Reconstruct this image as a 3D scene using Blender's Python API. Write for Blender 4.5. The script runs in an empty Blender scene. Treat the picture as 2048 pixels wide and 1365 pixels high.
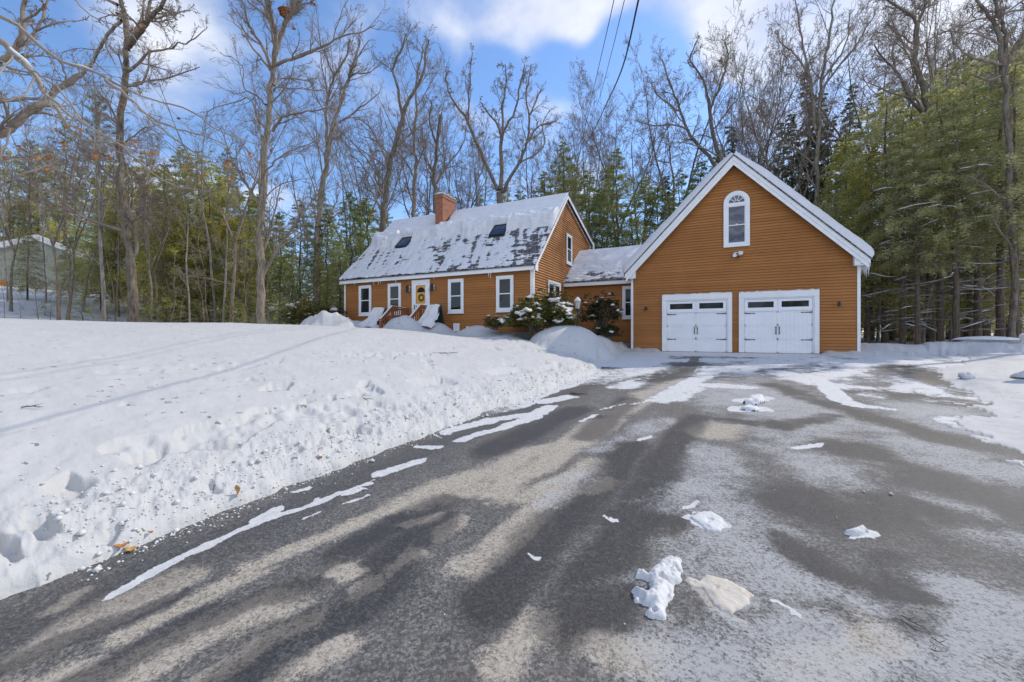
import bpy, bmesh, math, random
import numpy as np
from mathutils import Vector, Matrix
R = math.radians
scene = bpy.context.scene
C = scene.collection
# ------------------------------------------------------------------ camera geometry (world: X along the facades, Y away from the street)
F = 834.0; CX = 1024.0; CY = 671.0; H = 1.55
TH = math.atan2(834, 1674); SN = math.sin(TH); CS = math.cos(TH)
def ray(px):
    k = (px - CX) / F
    return (k*CS - SN, k*SN + CS)
def at(px, yc, py=None):
    a, b = ray(px)
    return (a*yc, b*yc) if py is None else (a*yc, b*yc, H + (CY-py)*yc/F)
def on_y(px, py, Y):
    a, b = ray(px); yc = Y/b
    return (a*yc, Y, H + (CY-py)*yc/F)
def px_of(X, Y, Z=0):
    xc = X*CS + Y*SN; yc = -X*SN + Y*CS
    return CX + F*xc/yc, CY - F*(Z-H)/yc
# ------------------------------------------------------------------ noise
def _hash(ix, iy, s):
    n = (ix.astype(np.int64)*374761393 + iy.astype(np.int64)*668265263 + s*974634777) & 0xffffffff
    n = ((n ^ (n >> 13)) * 1274126177) & 0xffffffff
    n = n ^ (n >> 16)
    return (n & 0xffff) / 65535.0
def vnoise(x, y, s=0):
    ix = np.floor(x); iy = np.floor(y); fx = x-ix; fy = y-iy
    fx = fx*fx*fx*(fx*(fx*6-15)+10); fy = fy*fy*fy*(fy*(fy*6-15)+10)
    a = _hash(ix, iy, s); b = _hash(ix+1, iy, s); c = _hash(ix, iy+1, s); d = _hash(ix+1, iy+1, s)
    return (a*(1-fx)+b*fx)*(1-fy) + (c*(1-fx)+d*fx)*fy
def fbm(x, y, s=0, o=4, g=0.5):
    x = np.asarray(x, dtype=float); y = np.asarray(y, dtype=float)
    v = 0; a = 1; t = 0; ca, sa = 0.8, 0.6
    for k in range(o):
        v = v + a*(vnoise(x, y, s+k*17)*2-1); t += a; a *= g
        x, y = (x*ca - y*sa)*2.03+5.2, (x*sa + y*ca)*2.03+1.7
    return v/t
def sm(t):
    t = np.clip(t, 0, 1); return t*t*(3-2*t)
# ------------------------------------------------------------------ ground shape
EY = [-40, .8, 4, 8, 11.5, 13.0, 15, 18.5, 19.4, 30]
EX = [-3.9, -3.68, -3.64, -3.25, -3.05, -3.6, -3.9, -3.95, -3.8, -3.8]
RY = [-40, 0, 4.4, 5.4, 8, 10, 15, 18, 19.4, 20.3, 30]
RX = [5.5, 4.6, 4.2, 2.7, 3.1, 3.8, 5.2, 6.8, 7.2, 7.2, 7.2]
def drive_z(Y): return 0.044*np.clip(Y, -20, 19.3)
def ground_z(X, Y, detail=True):
    X = np.asarray(X, dtype=float); Y = np.asarray(Y, dtype=float)
    zd = drive_z(Y)
    wob = .14*fbm(Y*1.1, X*0.3, 3, 3) + (.05*fbm(X*5, Y*5, 4, 2)*(Y < 13.2) if detail else 0)
    d = np.interp(Y, EY, EX) - X + wob
    dp = np.clip(d, 0, None)
    bank = .05*np.clip(dp/.05, 0, 1) + .17*(1-np.exp(-dp/.4))
    rise = (2.02-zd-.22)*(1-(1-np.clip(dp/16, 0, 1))**2.2)
    z = zd + np.where(d > 0, bank + rise, -.05)
    z = z - .3*sm((d-16.8)/4) + .15*np.clip(-X-25, 0, 60)*sm((-X-25)/5)
    # right-hand thin snow
    wr = .5*fbm(X*.8, Y*.8, 8, 4) + (.25*fbm(X*4, Y*4, 9, 3) if detail else 0)
    e = X - np.interp(Y, RY, RX) + wr
    z = np.where(e > 0, zd + .012 + .07*sm(e/1.3), z)
    # beyond the garage on the right
    yb = Y + .5*fbm(X*.35, Y*.2, 11, 3)
    right = sm((X-4.5)/.4)
    bnk = .30*np.exp(-((yb-21.3)/.75)**2)*(.85+.35*fbm(X*.9, Y*.5, 12, 3))
    z = z + right*(bnk + .12*sm((yb-20.2)/1.0)*(X > 4.5)) + right*.012*np.clip(Y-26, 0, 60)
    z = z + np.where((Y > 20.2) & (X > -3.7) & (X < 7.6), .06*sm((Y-20.2)/.3), 0)
    # snow strip along the garage front, not before the doors
    door = sm((np.abs(X-.55)-2.72)/.35)
    z = z + np.where((X > -4.4) & (X < 6), (.02 + .17*door)*np.exp(-((Y-19.35)/(.28+.35*door))**2)*(1+.5*fbm(X*3, Y*3, 14, 2)) , 0)
    def dome(cx, cy, rx, ry, h, p=1.2, rot=0):
        c_, s_ = math.cos(rot), math.sin(rot)
        ux = (X-cx)*c_ + (Y-cy)*s_; uy = -(X-cx)*s_ + (Y-cy)*c_
        r2 = (ux/rx)**2 + (uy/ry)**2
        return h*np.clip(1-r2, 0, None)**p
    z = z + np.maximum(dome(-5.05, 15.3, 1.6, 1.8, .92, .8), dome(-4.5, 17.6, .8, 1.4, .5, .9)) + dome(-6.9, 13.9, 1.6, 1.2, .18)
    z = z + dome(-12.3, 14.15, 1.25, .55, .62) + dome(-15.9, 14.9, .9, .8, .34) + dome(-14.9, 15.2, .6, .7, .35) + dome(-11.3, 15.1, .9, .8, .42)
    z = z + dome(-9.1, 15.3, 1.25, .75, .42) + dome(-16.3, 13.6, 1.9, .8, .62, 1.0) + dome(-7.6, 15.0, 1.0, .8, .2)
    z = z + .05*fbm(X*.35, Y*.35, 20, 3)*sm(dp/2)
    if detail:
        lawn = d > 0
        r = np.hypot(X, Y)
        mk = np.exp(-(((X+5.05)/1.9)**2+((Y-15.0)/2.3)**2)**2)
        z = z + np.where(lawn, (.013*fbm(X*1.9, Y*1.9, 21, 4)+.006*fbm(X*14, Y*14, 35, 3))*(1-mk), 0)
        near = np.exp(-((dp-.35)/.42)**2)
        cl = np.abs(fbm(X*5, Y*5, 22, 4))
        z = z + np.where(lawn, near*(.035*(cl-.12) + .035*fbm(X*13, Y*13, 26, 5, .65)), 0)
        mid = sm((dp-.1)/.4)*(1-sm((dp-2.6)/1.8))*(1-mk)
        fld = fbm(X*1.5+3, Y*1.1, 24, 4)
        pit = sm((fld-.30)/.06)
        z = z - np.where(lawn, mid*.085*pit*(.6+.6*fbm(X*7, Y*7, 25, 2)), 0)
        z = z + np.where(lawn, mid*.014*fbm(X*3, Y*3, 27, 4), 0)
        # lip slabs where the crust broke, read off the bank
        for (lx, ly, ln, wd, an, dp_) in SLABS:
            ca, sa = math.cos(an), math.sin(an)
            ux = (X-lx)*ca + (Y-ly)*sa; uy = -(X-lx)*sa + (Y-ly)*ca
            ux = ux + .06*fbm(X*6, Y*6, 33, 2); uy = uy + .06*fbm(X*5, Y*5, 34, 3)
            m = (np.abs(ux) < ln)
            z = z - m*dp_*sm((uy+wd)/.02)*(1-sm(uy/(wd)))*(1-sm((np.abs(ux)/ln-.7)/.3))*(uy > -wd-.05)
        pile = np.clip(1-((X+16.3)/1.9)**2-((Y-13.6)/.8)**2, 0, 1)
        z = z + pile*.22*np.abs(fbm(X*3.2, Y*3.2, 29, 4))
        tb = sm((1.3-np.abs(Y-12.4))/1.3)*sm((d+.2)/.4)*(1-sm((d-1.6)/.8))
        z = z + tb*.07*fbm(X*3, Y*3, 30, 4)
        nr = (e > 0) & (X > 0)
        z = z + np.where(nr, .012*fbm(X*3, Y*3, 31, 3), 0)
        z = z + right*np.exp(-((yb-21)/.9)**2)*.04*fbm(X*4, Y*4, 32, 3)
    return z
SLABS = []
def gz(x, y): return float(ground_z(np.array([x]), np.array([y]), False)[0])
def on_ground(px, py):
    a, b = ray(px); lo = 0.5; best = None
    ys = np.linspace(1.0, 40, 1600)
    zz = ground_z(a*ys, b*ys, False); zr = H + (CY-py)*ys/F
    i = np.argmax(zz >= zr); yc = ys[i]
    return a*yc, b*yc, float(zz[i])
def on_drive(px, py):
    a, b = ray(px); yc = H*F/((py-CY) + .044*b*F)
    return a*yc, b*yc
for (p0, p1, wd, dp_) in [((250, 925), (345, 895), .16, .09), ((345, 892), (485, 884), .15, .13), ((120, 990), (170, 965), .14, .10),
                          ((655, 858), (725, 855), .14, .08), ((60, 1075), (110, 1050), .12, .08), ((200, 1065), (235, 1058), .1, .05),
                          ((860, 790), (890, 786), .15, .06), ((975, 745), (1050, 740), .2, .08), ((400, 990), (440, 975), .12, .06),
                          ((0, 1110), (30, 1090), .15, .09), ((560, 905), (600, 895), .1, .05), ((820, 765), (900, 758), .25, .06)]:
    a = on_ground(*p0); b = on_ground(*p1)
    SLABS.append(((a[0]+b[0])/2, (a[1]+b[1])/2, math.hypot(b[0]-a[0], b[1]-a[1])/2*1.15, wd, math.atan2(b[1]-a[1], b[0]-a[0])+(math.pi if b[0] < a[0] else 0), dp_))

# ------------------------------------------------------------------ object helpers
def tag(o, label=None, cat=None, group=None, kind=None):
    if label: o['label'] = label
    if cat: o['category'] = cat
    if group: o['group'] = group
    if kind: o['kind'] = kind
    return o
def thing(name, label, cat, loc=(0, 0, 0), rz=0, group=None):
    o = bpy.data.objects.new(name, None); C.objects.link(o); o.location = loc; o.rotation_euler = (0, 0, rz)
    o.empty_display_size = .1
    return tag(o, label, cat, group)
def link(name, me, mat=None, parent=None, label=None):
    o = bpy.data.objects.new(name, me); C.objects.link(o)
    if mat and not me.materials: me.materials.append(mat)
    if parent:
        o.parent = parent
    if label: o['label'] = label
    return o
def np_mesh(name, V, Fq, smooth=False):
    me = bpy.data.meshes.new(name)
    V = np.asarray(V, dtype=np.float32); Fq = np.asarray(Fq, dtype=np.int32)
    n = Fq.shape[1]
    me.vertices.add(len(V)); me.vertices.foreach_set('co', V.ravel())
    me.loops.add(Fq.size); me.loops.foreach_set('vertex_index', Fq.ravel())
    me.polygons.add(len(Fq)); me.polygons.foreach_set('loop_start', np.arange(0, Fq.size, n, dtype=np.int32))
    me.polygons.foreach_set('loop_total', np.full(len(Fq), n, dtype=np.int32))
    if smooth: me.polygons.foreach_set('use_smooth', np.ones(len(Fq), dtype=bool))
    me.update(calc_edges=True)
    return me
class MB:
    def __init__(s): s.v = []; s.f = []
    def add(s, vs, fs):
        b = len(s.v); s.v += [tuple(p) for p in vs]; s.f += [tuple(b+i for i in f) for f in fs]; return s
    def box(s, x0, x1, y0, y1, z0, z1, m=None):
        vs = [(x, y, z) for z in (z0, z1) for (x, y) in ((x0, y0), (x1, y0), (x1, y1), (x0, y1))]
        if m: vs = [m(*p) for p in vs]
        return s.add(vs, [(0, 3, 2, 1), (4, 5, 6, 7), (0, 1, 5, 4), (1, 2, 6, 5), (2, 3, 7, 6), (3, 0, 4, 7)])
    def prism(s, poly, a, b, f):
        """poly: list of (p,q); f(p,q,t) -> xyz, extruded from t=a to t=b"""
        n = len(poly)
        vs = [f(p, q, a) for p, q in poly] + [f(p, q, b) for p, q in poly]
        return s.add(vs, [tuple(range(n))[::-1], tuple(range(n, 2*n))] + [(i, (i+1) % n, n+(i+1) % n, n+i) for i in range(n)])
    def bar(s, p0, p1, w, h=None, up=(0, 0, 1)):
        h = h or w; p0 = Vector(p0); p1 = Vector(p1); d = (p1-p0).normalized(); u = Vector(up)
        sd = d.cross(u)
        if sd.length < 1e-4: sd = d.cross(Vector((1, 0, 0)))
        sd.normalize(); u = sd.cross(d).normalized()
        vs = [p + sd*a*w/2 + u*b*h/2 for p in (p0, p1) for a, b in ((-1, -1), (1, -1), (1, 1), (-1, 1))]
        return s.add(vs, [(0, 1, 2, 3), (7, 6, 5, 4), (0, 4, 5, 1), (1, 5, 6, 2), (2, 6, 7, 3), (3, 7, 4, 0)])
    def tube(s, pts, rad, n=8):
        pts = [Vector(p) for p in pts]; m = len(pts)
        if not hasattr(rad, '__len__'): rad = [rad]*m
        vs = []
        for i, p in enumerate(pts):
            t = (pts[min(i+1, m-1)]-pts[max(i-1, 0)]).normalized()
            a = t.cross(Vector((.31, .17, .93)));
            if a.length < .1: a = t.cross(Vector((1, 0, 0)))
            a.normalize(); b = t.cross(a)
            vs += [p + (a*math.cos(2*math.pi*k/n)+b*math.sin(2*math.pi*k/n))*rad[i] for k in range(n)]
        fs = [(i*n+k, i*n+(k+1) % n, (i+1)*n+(k+1) % n, (i+1)*n+k) for i in range(m-1) for k in range(n)]
        fs += [tuple(range(n))[::-1], tuple(range((m-1)*n, m*n))]
        return s.add(vs, fs)
    def lathe(s, prof, c=(0, 0, 0), n=16, sx=1, sy=1):
        vs = [(c[0]+r*sx*math.cos(2*math.pi*k/n), c[1]+r*sy*math.sin(2*math.pi*k/n), c[2]+z) for r, z in prof for k in range(n)]
        m = len(prof)
        fs = [(i*n+k, i*n+(k+1) % n, (i+1)*n+(k+1) % n, (i+1)*n+k) for i in range(m-1) for k in range(n)]
        fs += [tuple(range(n))[::-1], tuple(range((m-1)*n, m*n))]
        return s.add(vs, fs)
    def blob(s, c, r, seed=0, amp=.25, n=10, flat=0):
        rg = random.Random(seed); ph = [rg.uniform(0, 6.28) for _ in range(6)]
        vs = []; m = n//2+1
        for i in range(m+1):
            th = math.pi*i/m
            for k in range(n):
                a = 2*math.pi*k/n
                f = 1+amp*(math.sin(2*a+ph[0])*math.sin(th*2+ph[1])+.6*math.sin(3*a+ph[2]+th*3)+.5*math.sin(5*a+ph[3])*math.sin(4*th+ph[4]))
                z = math.cos(th); 
                if flat and z < 0: z *= flat
                vs.append((c[0]+r[0]*f*math.sin(th)*math.cos(a), c[1]+r[1]*f*math.sin(th)*math.sin(a), c[2]+r[2]*f*z))
        fs = [(i*n+k, i*n+(k+1) % n, (i+1)*n+(k+1) % n, (i+1)*n+k) for i in range(m) for k in range(n)]
        return s.add(vs, fs)
    def build(s, name, mat, parent=None, smooth=False, label=None, bevel=0, fix=True, local=False):
        me = bpy.data.meshes.new(name); me.from_pydata(s.v, [], s.f); 
        if fix:
            bm = bmesh.new(); bm.from_mesh(me); bmesh.ops.recalc_face_normals(bm, faces=bm.faces); bm.to_mesh(me); bm.free()
        me.materials.append(mat)
        if smooth: me.polygons.foreach_set('use_smooth', [True]*len(me.polygons))
        o = bpy.data.objects.new(name, me); C.objects.link(o)
        if parent:
            o.parent = parent
            if not local and parent.type == 'EMPTY': o.matrix_parent_inverse = Matrix.Translation(-parent.location)
        if label: o['label'] = label
        if bevel:
            b = o.modifiers.new('bevel', 'BEVEL'); b.width = bevel; b.segments = 2; b.limit_method = 'ANGLE'
        return o
def copy_tree(root):
    r = root.copy(); C.objects.link(r)
    for ch in root.children:
        c = ch.copy(); C.objects.link(c); c.parent = r; c.matrix_parent_inverse = ch.matrix_parent_inverse
        for g in ch.children:
            d = g.copy(); C.objects.link(d); d.parent = c
    return r
# ------------------------------------------------------------------ materials
class NT:
    def __init__(s, name):
        s.m = bpy.data.materials.new(name); s.m.use_nodes = True; s.t = s.m.node_tree; s.n = s.t.nodes; s.l = s.t.links
        s.p = s.n['Principled BSDF']; s.out = s.n['Material Output']
    def new(s, typ, **kw):
        nd = s.n.new(typ)
        for k, v in kw.items():
            if k in ('op',): nd.operation = v
            elif hasattr(nd, k) and k not in nd.inputs: setattr(nd, k, v)
            else: nd.inputs[k].default_value = v
        return nd
    def link(s, a, b): s.l.new(a, b)
    def coord(s, kind='Object'): return s.n.new('ShaderNodeTexCoord').outputs[kind]
    def noise(s, scale, detail=4, rough=.55, vec=None, dim='3D', dist=0):
        nd = s.n.new('ShaderNodeTexNoise'); nd.inputs['Scale'].default_value = scale; nd.inputs['Detail'].default_value = detail
        nd.inputs['Roughness'].default_value = rough; nd.inputs['Distortion'].default_value = dist
        s.link(vec if vec else s.coord(), nd.inputs['Vector']); return nd.outputs['Fac']
    def ramp(s, fac, stops):
        nd = s.n.new('ShaderNodeValToRGB'); cr = nd.color_ramp
        while len(cr.elements) < len(stops): cr.elements.new(.5)
        for e, (p, c) in zip(cr.elements, stops):
            e.position = p; e.color = c if len(c) == 4 else (*c, 1)
        s.link(fac, nd.inputs[0]); return nd.outputs[0]
    def mix(s, fac, a, b, blend='MIX'):
        nd = s.n.new('ShaderNodeMix'); nd.data_type = 'RGBA'; nd.blend_type = blend
        for sock, v in ((nd.inputs[0], fac), (nd.inputs[6], a), (nd.inputs[7], b)):
            if hasattr(v, 'links'): s.link(v, sock)
            elif isinstance(v, (int, float)): sock.default_value = v
            else: sock.default_value = (*v, 1) if len(v) == 3 else v
        return nd.outputs[2]
    def math(s, op, a, b=0.0, c=None, clamp=False):
        nd = s.n.new('ShaderNodeMath'); nd.operation = op; nd.use_clamp = clamp
        for i, v in enumerate((a, b, c)):
            if v is None: continue
            if hasattr(v, 'links'): s.link(v, nd.inputs[i])
            else: nd.inputs[i].default_value = v
        return nd.outputs[0]
    def mr(s, v, a, b, c=0, d=1):
        nd = s.n.new('ShaderNodeMapRange'); nd.interpolation_type = 'SMOOTHSTEP'
        s.link(v, nd.inputs[0])
        for i, q in enumerate((a, b, c, d)): nd.inputs[i+1].default_value = q
        return nd.outputs[0]
    def scale(s, vec, sc):
        nd = s.n.new('ShaderNodeMapping'); nd.inputs['Scale'].default_value = sc; s.link(vec, nd.inputs[0]); return nd.outputs[0]
    def bump(s, h, strength, dist=.01):
        nd = s.n.new('ShaderNodeBump'); nd.inputs['Strength'].default_value = strength; nd.inputs['Distance'].default_value = dist
        s.link(h, nd.inputs['Height']); s.link(nd.outputs[0], s.p.inputs['Normal']); return nd
    def col(s, c, rough=None, spec=None):
        if hasattr(c, 'links'): s.link(c, s.p.inputs['Base Color'])
        else: s.p.inputs['Base Color'].default_value = (*c, 1)
        if rough is not None:
            if hasattr(rough, 'links'): s.link(rough, s.p.inputs['Roughness'])
            else: s.p.inputs['Roughness'].default_value = rough
        if spec is not None: s.p.inputs['Specular IOR Level'].default_value = spec
        return s.m
def plain(name, c, rough=.6, var=.15, sc=6, spec=.5, bump=0, metal=0):
    t = NT(name); f = t.noise(sc, 5)
    d = tuple(v*(1-var) for v in c); b = tuple(min(1, v*(1+var)) for v in c)
    t.col(t.ramp(f, [(.3, d), (.7, b)]), rough, spec); t.p.inputs['Metallic'].default_value = metal
    if bump: t.bump(t.noise(sc*8, 4), bump)
    return t.m
M = {}
def mat_snow(name, base=(.535, .53, .515), specks=True, fine=1.0):
    t = NT(name); co = t.coord()
    n1 = t.noise(2.2, 6, .6, co)
    c = t.ramp(n1, [(.3, tuple(v*.93 for v in base)), (.7, base)])
    if specks:
        v = t.n.new('ShaderNodeTexVoronoi'); v.feature = 'F1'; v.inputs['Scale'].default_value = 7.0; v.inputs['Randomness'].default_value = 1
        wv = t.n.new('ShaderNodeVectorMath'); wv.operation = 'ADD'
        nz = t.n.new('ShaderNodeTexNoise'); nz.inputs['Scale'].default_value = 22; t.link(co, nz.inputs['Vector'])
        sc = t.n.new('ShaderNodeVectorMath'); sc.operation = 'SCALE'; sc.inputs['Scale'].default_value = .12
        t.link(nz.outputs['Color'], sc.inputs[0]); t.link(co, wv.inputs[0]); t.link(sc.outputs[0], wv.inputs[1])
        t.link(wv.outputs[0], v.inputs['Vector'])
        sz = t.math('MULTIPLY', t.mr(t.noise(.55, 4, .6, co), .28, .62, .25, 1), t.mr(v.outputs['Color'], .15, .95))
        m = t.math('LESS_THAN', v.outputs['Distance'], t.math('MULTIPLY', sz, .23))
        c = t.mix(t.math('MULTIPLY', m, .75), c, (.12, .11, .09))
        v2 = t.n.new('ShaderNodeTexVoronoi'); v2.inputs['Scale'].default_value = 26.0; t.link(wv.outputs[0], v2.inputs['Vector'])
        m2 = t.math('LESS_THAN', v2.outputs['Distance'], t.math('MULTIPLY', t.mr(t.noise(.8, 4, .6, co), .3, .7, .2, 1), t.math('MULTIPLY', t.mr(v2.outputs['Color'], .5, 1.0), .2)))
        c = t.mix(t.math('MULTIPLY', m2, .5), c, (.2, .18, .15))
    t.col(c, .75, .25)
    t.bump(t.math('ADD', t.noise(45*fine, 5, .65, co), t.math('MULTIPLY', t.noise(9*fine, 5, .6, co), 1.5)), .32, .02)
    return t.m
M['snow'] = mat_snow('lawn_snow')
M['snow_clean'] = mat_snow('clean_snow', (.68, .675, .665), specks=False)
def mat_snow_roof():
    t = NT('roof_snow'); co = t.coord()
    t.col(t.ramp(t.noise(3, 6, .6, co), [(.3, (.60, .61, .63)), (.7, (.68, .68, .69))]), .75, .25)
    t.bump(t.noise(30, 5, .6, co), .4, .015); return t.m
M['snow_roof'] = mat_snow_roof()
def mat_siding():
    t = NT('painted_clapboard'); co = t.coord()
    big = t.noise(.7, 5, .6, t.scale(co, (1, 1, .6)))
    board = t.noise(1.0, 2, .5, t.scale(co, (.35, .35, 9)))
    c = t.ramp(big, [(.3, (.31, .128, .034)), (.7, (.44, .185, .050))])
    sp = t.n.new('ShaderNodeSeparateXYZ'); t.link(co, sp.inputs[0]); wn = t.n.new('ShaderNodeTexWhiteNoise'); wn.noise_dimensions = '1D'
    t.link(t.math('FLOOR', t.math('DIVIDE', sp.outputs[2], .112)), wn.inputs['W'])
    c = t.mix(.35, c, t.ramp(board, [(.3, (.31, .118, .028)), (.7, (.48, .195, .050))]))
    c = t.mix(t.math('MULTIPLY', wn.outputs[0], .42), c, (.25, .10, .025))
    drips = t.mr(t.noise(1, 5, .6, t.scale(co, (4, 4, .35))), .55, .75)
    c = t.mix(t.math('MULTIPLY', drips, .25), c, (.27, .12, .04))
    t.col(c, .62, .35); t.bump(t.noise(1, 5, .6, t.scale(co, (12, 12, 160))), .2, .004); return t.m
M['siding'] = mat_siding()
M['white'] = plain('white_paint', (.78, .79, .79), .5, .05, 3, .4, .05)
M['white_dull'] = plain('weathered_white', (.70, .70, .68), .6, .12, 5)
M['vinyl'] = plain('white_vinyl', (.80, .81, .83), .4, .03, 2)
M['black'] = plain('black_iron', (.02, .02, .022), .5, .2)
M['dark'] = plain('dark_interior', (.02, .02, .022), .9, .3)
M['green_sheet'] = plain('dark_green_cover', (.02, .05, .045), .6, .3)
M['concrete'] = plain('foundation', (.28, .27, .25), .9, .15, 8)
M['yellow_door'] = plain('yellow_door', (.62, .33, .05), .45, .1)
M['gray_metal'] = plain('grey_metal', (.35, .36, .38), .4, .1, metal=.7)
M['rail_wood'] = plain('stained_cedar', (.26, .085, .025), .6, .35, 14, bump=.2)
M['old_wood'] = plain('old_wood', (.16, .11, .07), .85, .35, 12, bump=.3)
M['wire'] = plain('wire_rubber', (.015, .015, .018), .6, .1)
M['leaf_brown'] = plain('dry_leaf', (.42, .17, .05), .7, .4, 8)
M['leaf_tan'] = plain('tan_leaf', (.50, .30, .10), .7, .3, 20)
M['icicle'] = plain('icicle_ice', (.75, .80, .85), .12, .03)
M['sage'] = plain('sage_siding', (.36, .37, .30), .7, .15)
def mat_glass(name, tint=(.015, .02, .022), rough=.03, img=(.014, .018, .015)):
    t = NT(name); co = t.coord()
    t.col(t.ramp(t.noise(2.5, 4, .6, co), [(.45, tint), (.75, img)]), rough, .35)
    nd = t.bump(t.noise(1.3, 2, .5, co), .06, .05); return t.m
M['glass'] = mat_glass('window_glass')
M['glass_sky'] = mat_glass('skylight_glass', (.02, .035, .08), .08, (.03, .05, .11))
M['curtain'] = plain('sheer_curtain', (.16, .17, .17), .8, .5, 3)
def mat_lace():
    t = NT('lace_curtain_glass'); co = t.coord()
    w = t.n.new('ShaderNodeTexWave'); w.wave_type = 'RINGS'; w.inputs['Scale'].default_value = 3; w.inputs['Distortion'].default_value = 7
    w.inputs['Detail'].default_value = 3; t.link(co, w.inputs['Vector'])
    t.col(t.ramp(w.outputs['Fac'], [(.35, (.012, .02, .045)), (.75, (.05, .075, .14))]), .06, .8)
    return t.m
M['lace'] = mat_lace()
def mat_brick():
    t = NT('chimney_brick'); co = t.coord()
    sp = t.n.new('ShaderNodeSeparateXYZ'); t.link(co, sp.inputs[0]); cb = t.n.new('ShaderNodeCombineXYZ')
    t.link(t.math('ADD', sp.outputs[0], sp.outputs[1]), cb.inputs[0]); t.link(sp.outputs[2], cb.inputs[1])
    b = t.n.new('ShaderNodeTexBrick'); b.inputs['Scale'].default_value = 1; b.inputs['Brick Width'].default_value = .21; b.inputs['Row Height'].default_value = .075
    b.inputs['Mortar Size'].default_value = .008; b.inputs['Color1'].default_value = (.36, .095, .035, 1); b.inputs['Color2'].default_value = (.13, .04, .025, 1)
    b.inputs['Mortar'].default_value = (.30, .24, .19, 1); b.inputs['Bias'].default_value = -.2; t.link(cb.outputs[0], b.inputs['Vector'])
    t.col(t.mix(.2, b.outputs[0], t.ramp(t.noise(5, 4, .6, co), [(.3, (.15, .05, .03)), (.7, (.45, .18, .09))])), .85)
    t.bump(b.outputs['Fac'], -.5, .008); return t.m
M['brick'] = mat_brick()
def mat_shingle():
    t = NT('asphalt_shingle'); co = t.coord()
    b = t.n.new('ShaderNodeTexBrick'); b.inputs['Scale'].default_value = 1; b.inputs['Brick Width'].default_value = .3; b.inputs['Row Height'].default_value = .1
    b.inputs['Mortar Size'].default_value = .006; b.inputs['Color1'].default_value = (.035, .028, .028, 1); b.inputs['Color2'].default_value = (.06, .045, .042, 1)
    b.inputs['Mortar'].default_value = (.01, .01, .01, 1); sp = t.n.new('ShaderNodeSeparateXYZ'); t.link(co, sp.inputs[0]); cb = t.n.new('ShaderNodeCombineXYZ')
    t.link(sp.outputs[0], cb.inputs[0]); t.link(sp.outputs[2], cb.inputs[1]); t.link(cb.outputs[0], b.inputs['Vector'])
    t.col(t.mix(t.math('MULTIPLY', t.mr(t.noise(7, 6, .7, co), .42, .6), .5), b.outputs[0], (.30, .31, .33)), .9); t.bump(t.noise(90, 3), .3, .004); return t.m
M['shingle'] = mat_shingle()
def mat_bark(name, a, b, lichen=(.22, .24, .18), la=.3):
    t = NT(name); co = t.coord(); st = t.scale(co, (9, 9, 1.6))
    c = t.ramp(t.noise(1.6, 6, .7, st), [(.35, a), (.65, b)])
    c = t.mix(t.math('MULTIPLY', t.mr(t.noise(1.1, 4, .6, co), .5, .62), la), c, lichen)
    t.col(c, .9, .2); t.bump(t.noise(2.5, 6, .7, st), .8, .03); return t.m
M['bark_dark'] = mat_bark('oak_bark', (.06, .047, .035), (.25, .20, .155))
M['bark_pale'] = mat_bark('beech_bark', (.14, .12, .10), (.34, .31, .27), (.4, .4, .36), .4)
M['bark_mid'] = mat_bark('maple_bark', (.09, .07, .053), (.35, .285, .22))
M['bark_pine'] = mat_bark('conifer_bark', (.06, .045, .034), (.20, .15, .115))
M['twig'] = plain('twig_bark', (.23, .18, .14), .85, .35, 1.5)
M['twig_pale'] = plain('pale_twig', (.27, .235, .195), .85, .3, 1.5)
def mat_foliage(name, a, b, trans=.45, tcol=None):
    t = NT(name); geo = t.n.new('ShaderNodeNewGeometry'); oi = t.n.new('ShaderNodeObjectInfo')
    n = t.noise(.9, 4, .6, geo.outputs['Position']); n2 = t.noise(9, 2, .6, geo.outputs['Position'])
    f = t.math('ADD', t.math('MULTIPLY', t.mr(n, .36, .64), .6), t.math('MULTIPLY', t.mr(n2, .3, .7), .4))
    c = t.mix(f, a, b)
    c = t.mix(t.math('MULTIPLY', oi.outputs['Random'], .35), c, tuple(x*y for x, y in zip(b, (1.15, .85, .7))))
    t.col(c, .55, .35)
    tr = t.n.new('ShaderNodeBsdfTranslucent'); mx = t.n.new('ShaderNodeMixShader'); mx.inputs[0].default_value = trans
    t.link(t.mix(.6, c, tcol or (.30, .34, .04)), tr.inputs['Color'])
    t.link(t.p.outputs[0], mx.inputs[1]); t.link(tr.outputs[0], mx.inputs[2]); t.link(mx.outputs[0], t.out.inputs['Surface'])
    return t.m
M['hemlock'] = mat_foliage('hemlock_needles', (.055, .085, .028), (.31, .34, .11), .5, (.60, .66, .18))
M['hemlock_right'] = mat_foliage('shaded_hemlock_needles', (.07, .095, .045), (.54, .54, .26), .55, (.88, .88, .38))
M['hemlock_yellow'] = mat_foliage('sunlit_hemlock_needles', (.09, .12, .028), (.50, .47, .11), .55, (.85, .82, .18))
M['spruce'] = mat_foliage('spruce_needles', (.045, .065, .035), (.15, .175, .085), .4, (.3, .34, .14))
M['pine'] = mat_foliage('pine_needles', (.05, .075, .025), (.14, .16, .045), .35, (.25, .29, .07))
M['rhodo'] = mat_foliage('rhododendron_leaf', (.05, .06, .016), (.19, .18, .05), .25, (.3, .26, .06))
M['rhodo_dark'] = mat_foliage('dark_rhododendron_leaf', (.018, .025, .012), (.06, .06, .025), .15, (.12, .11, .04))
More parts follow.
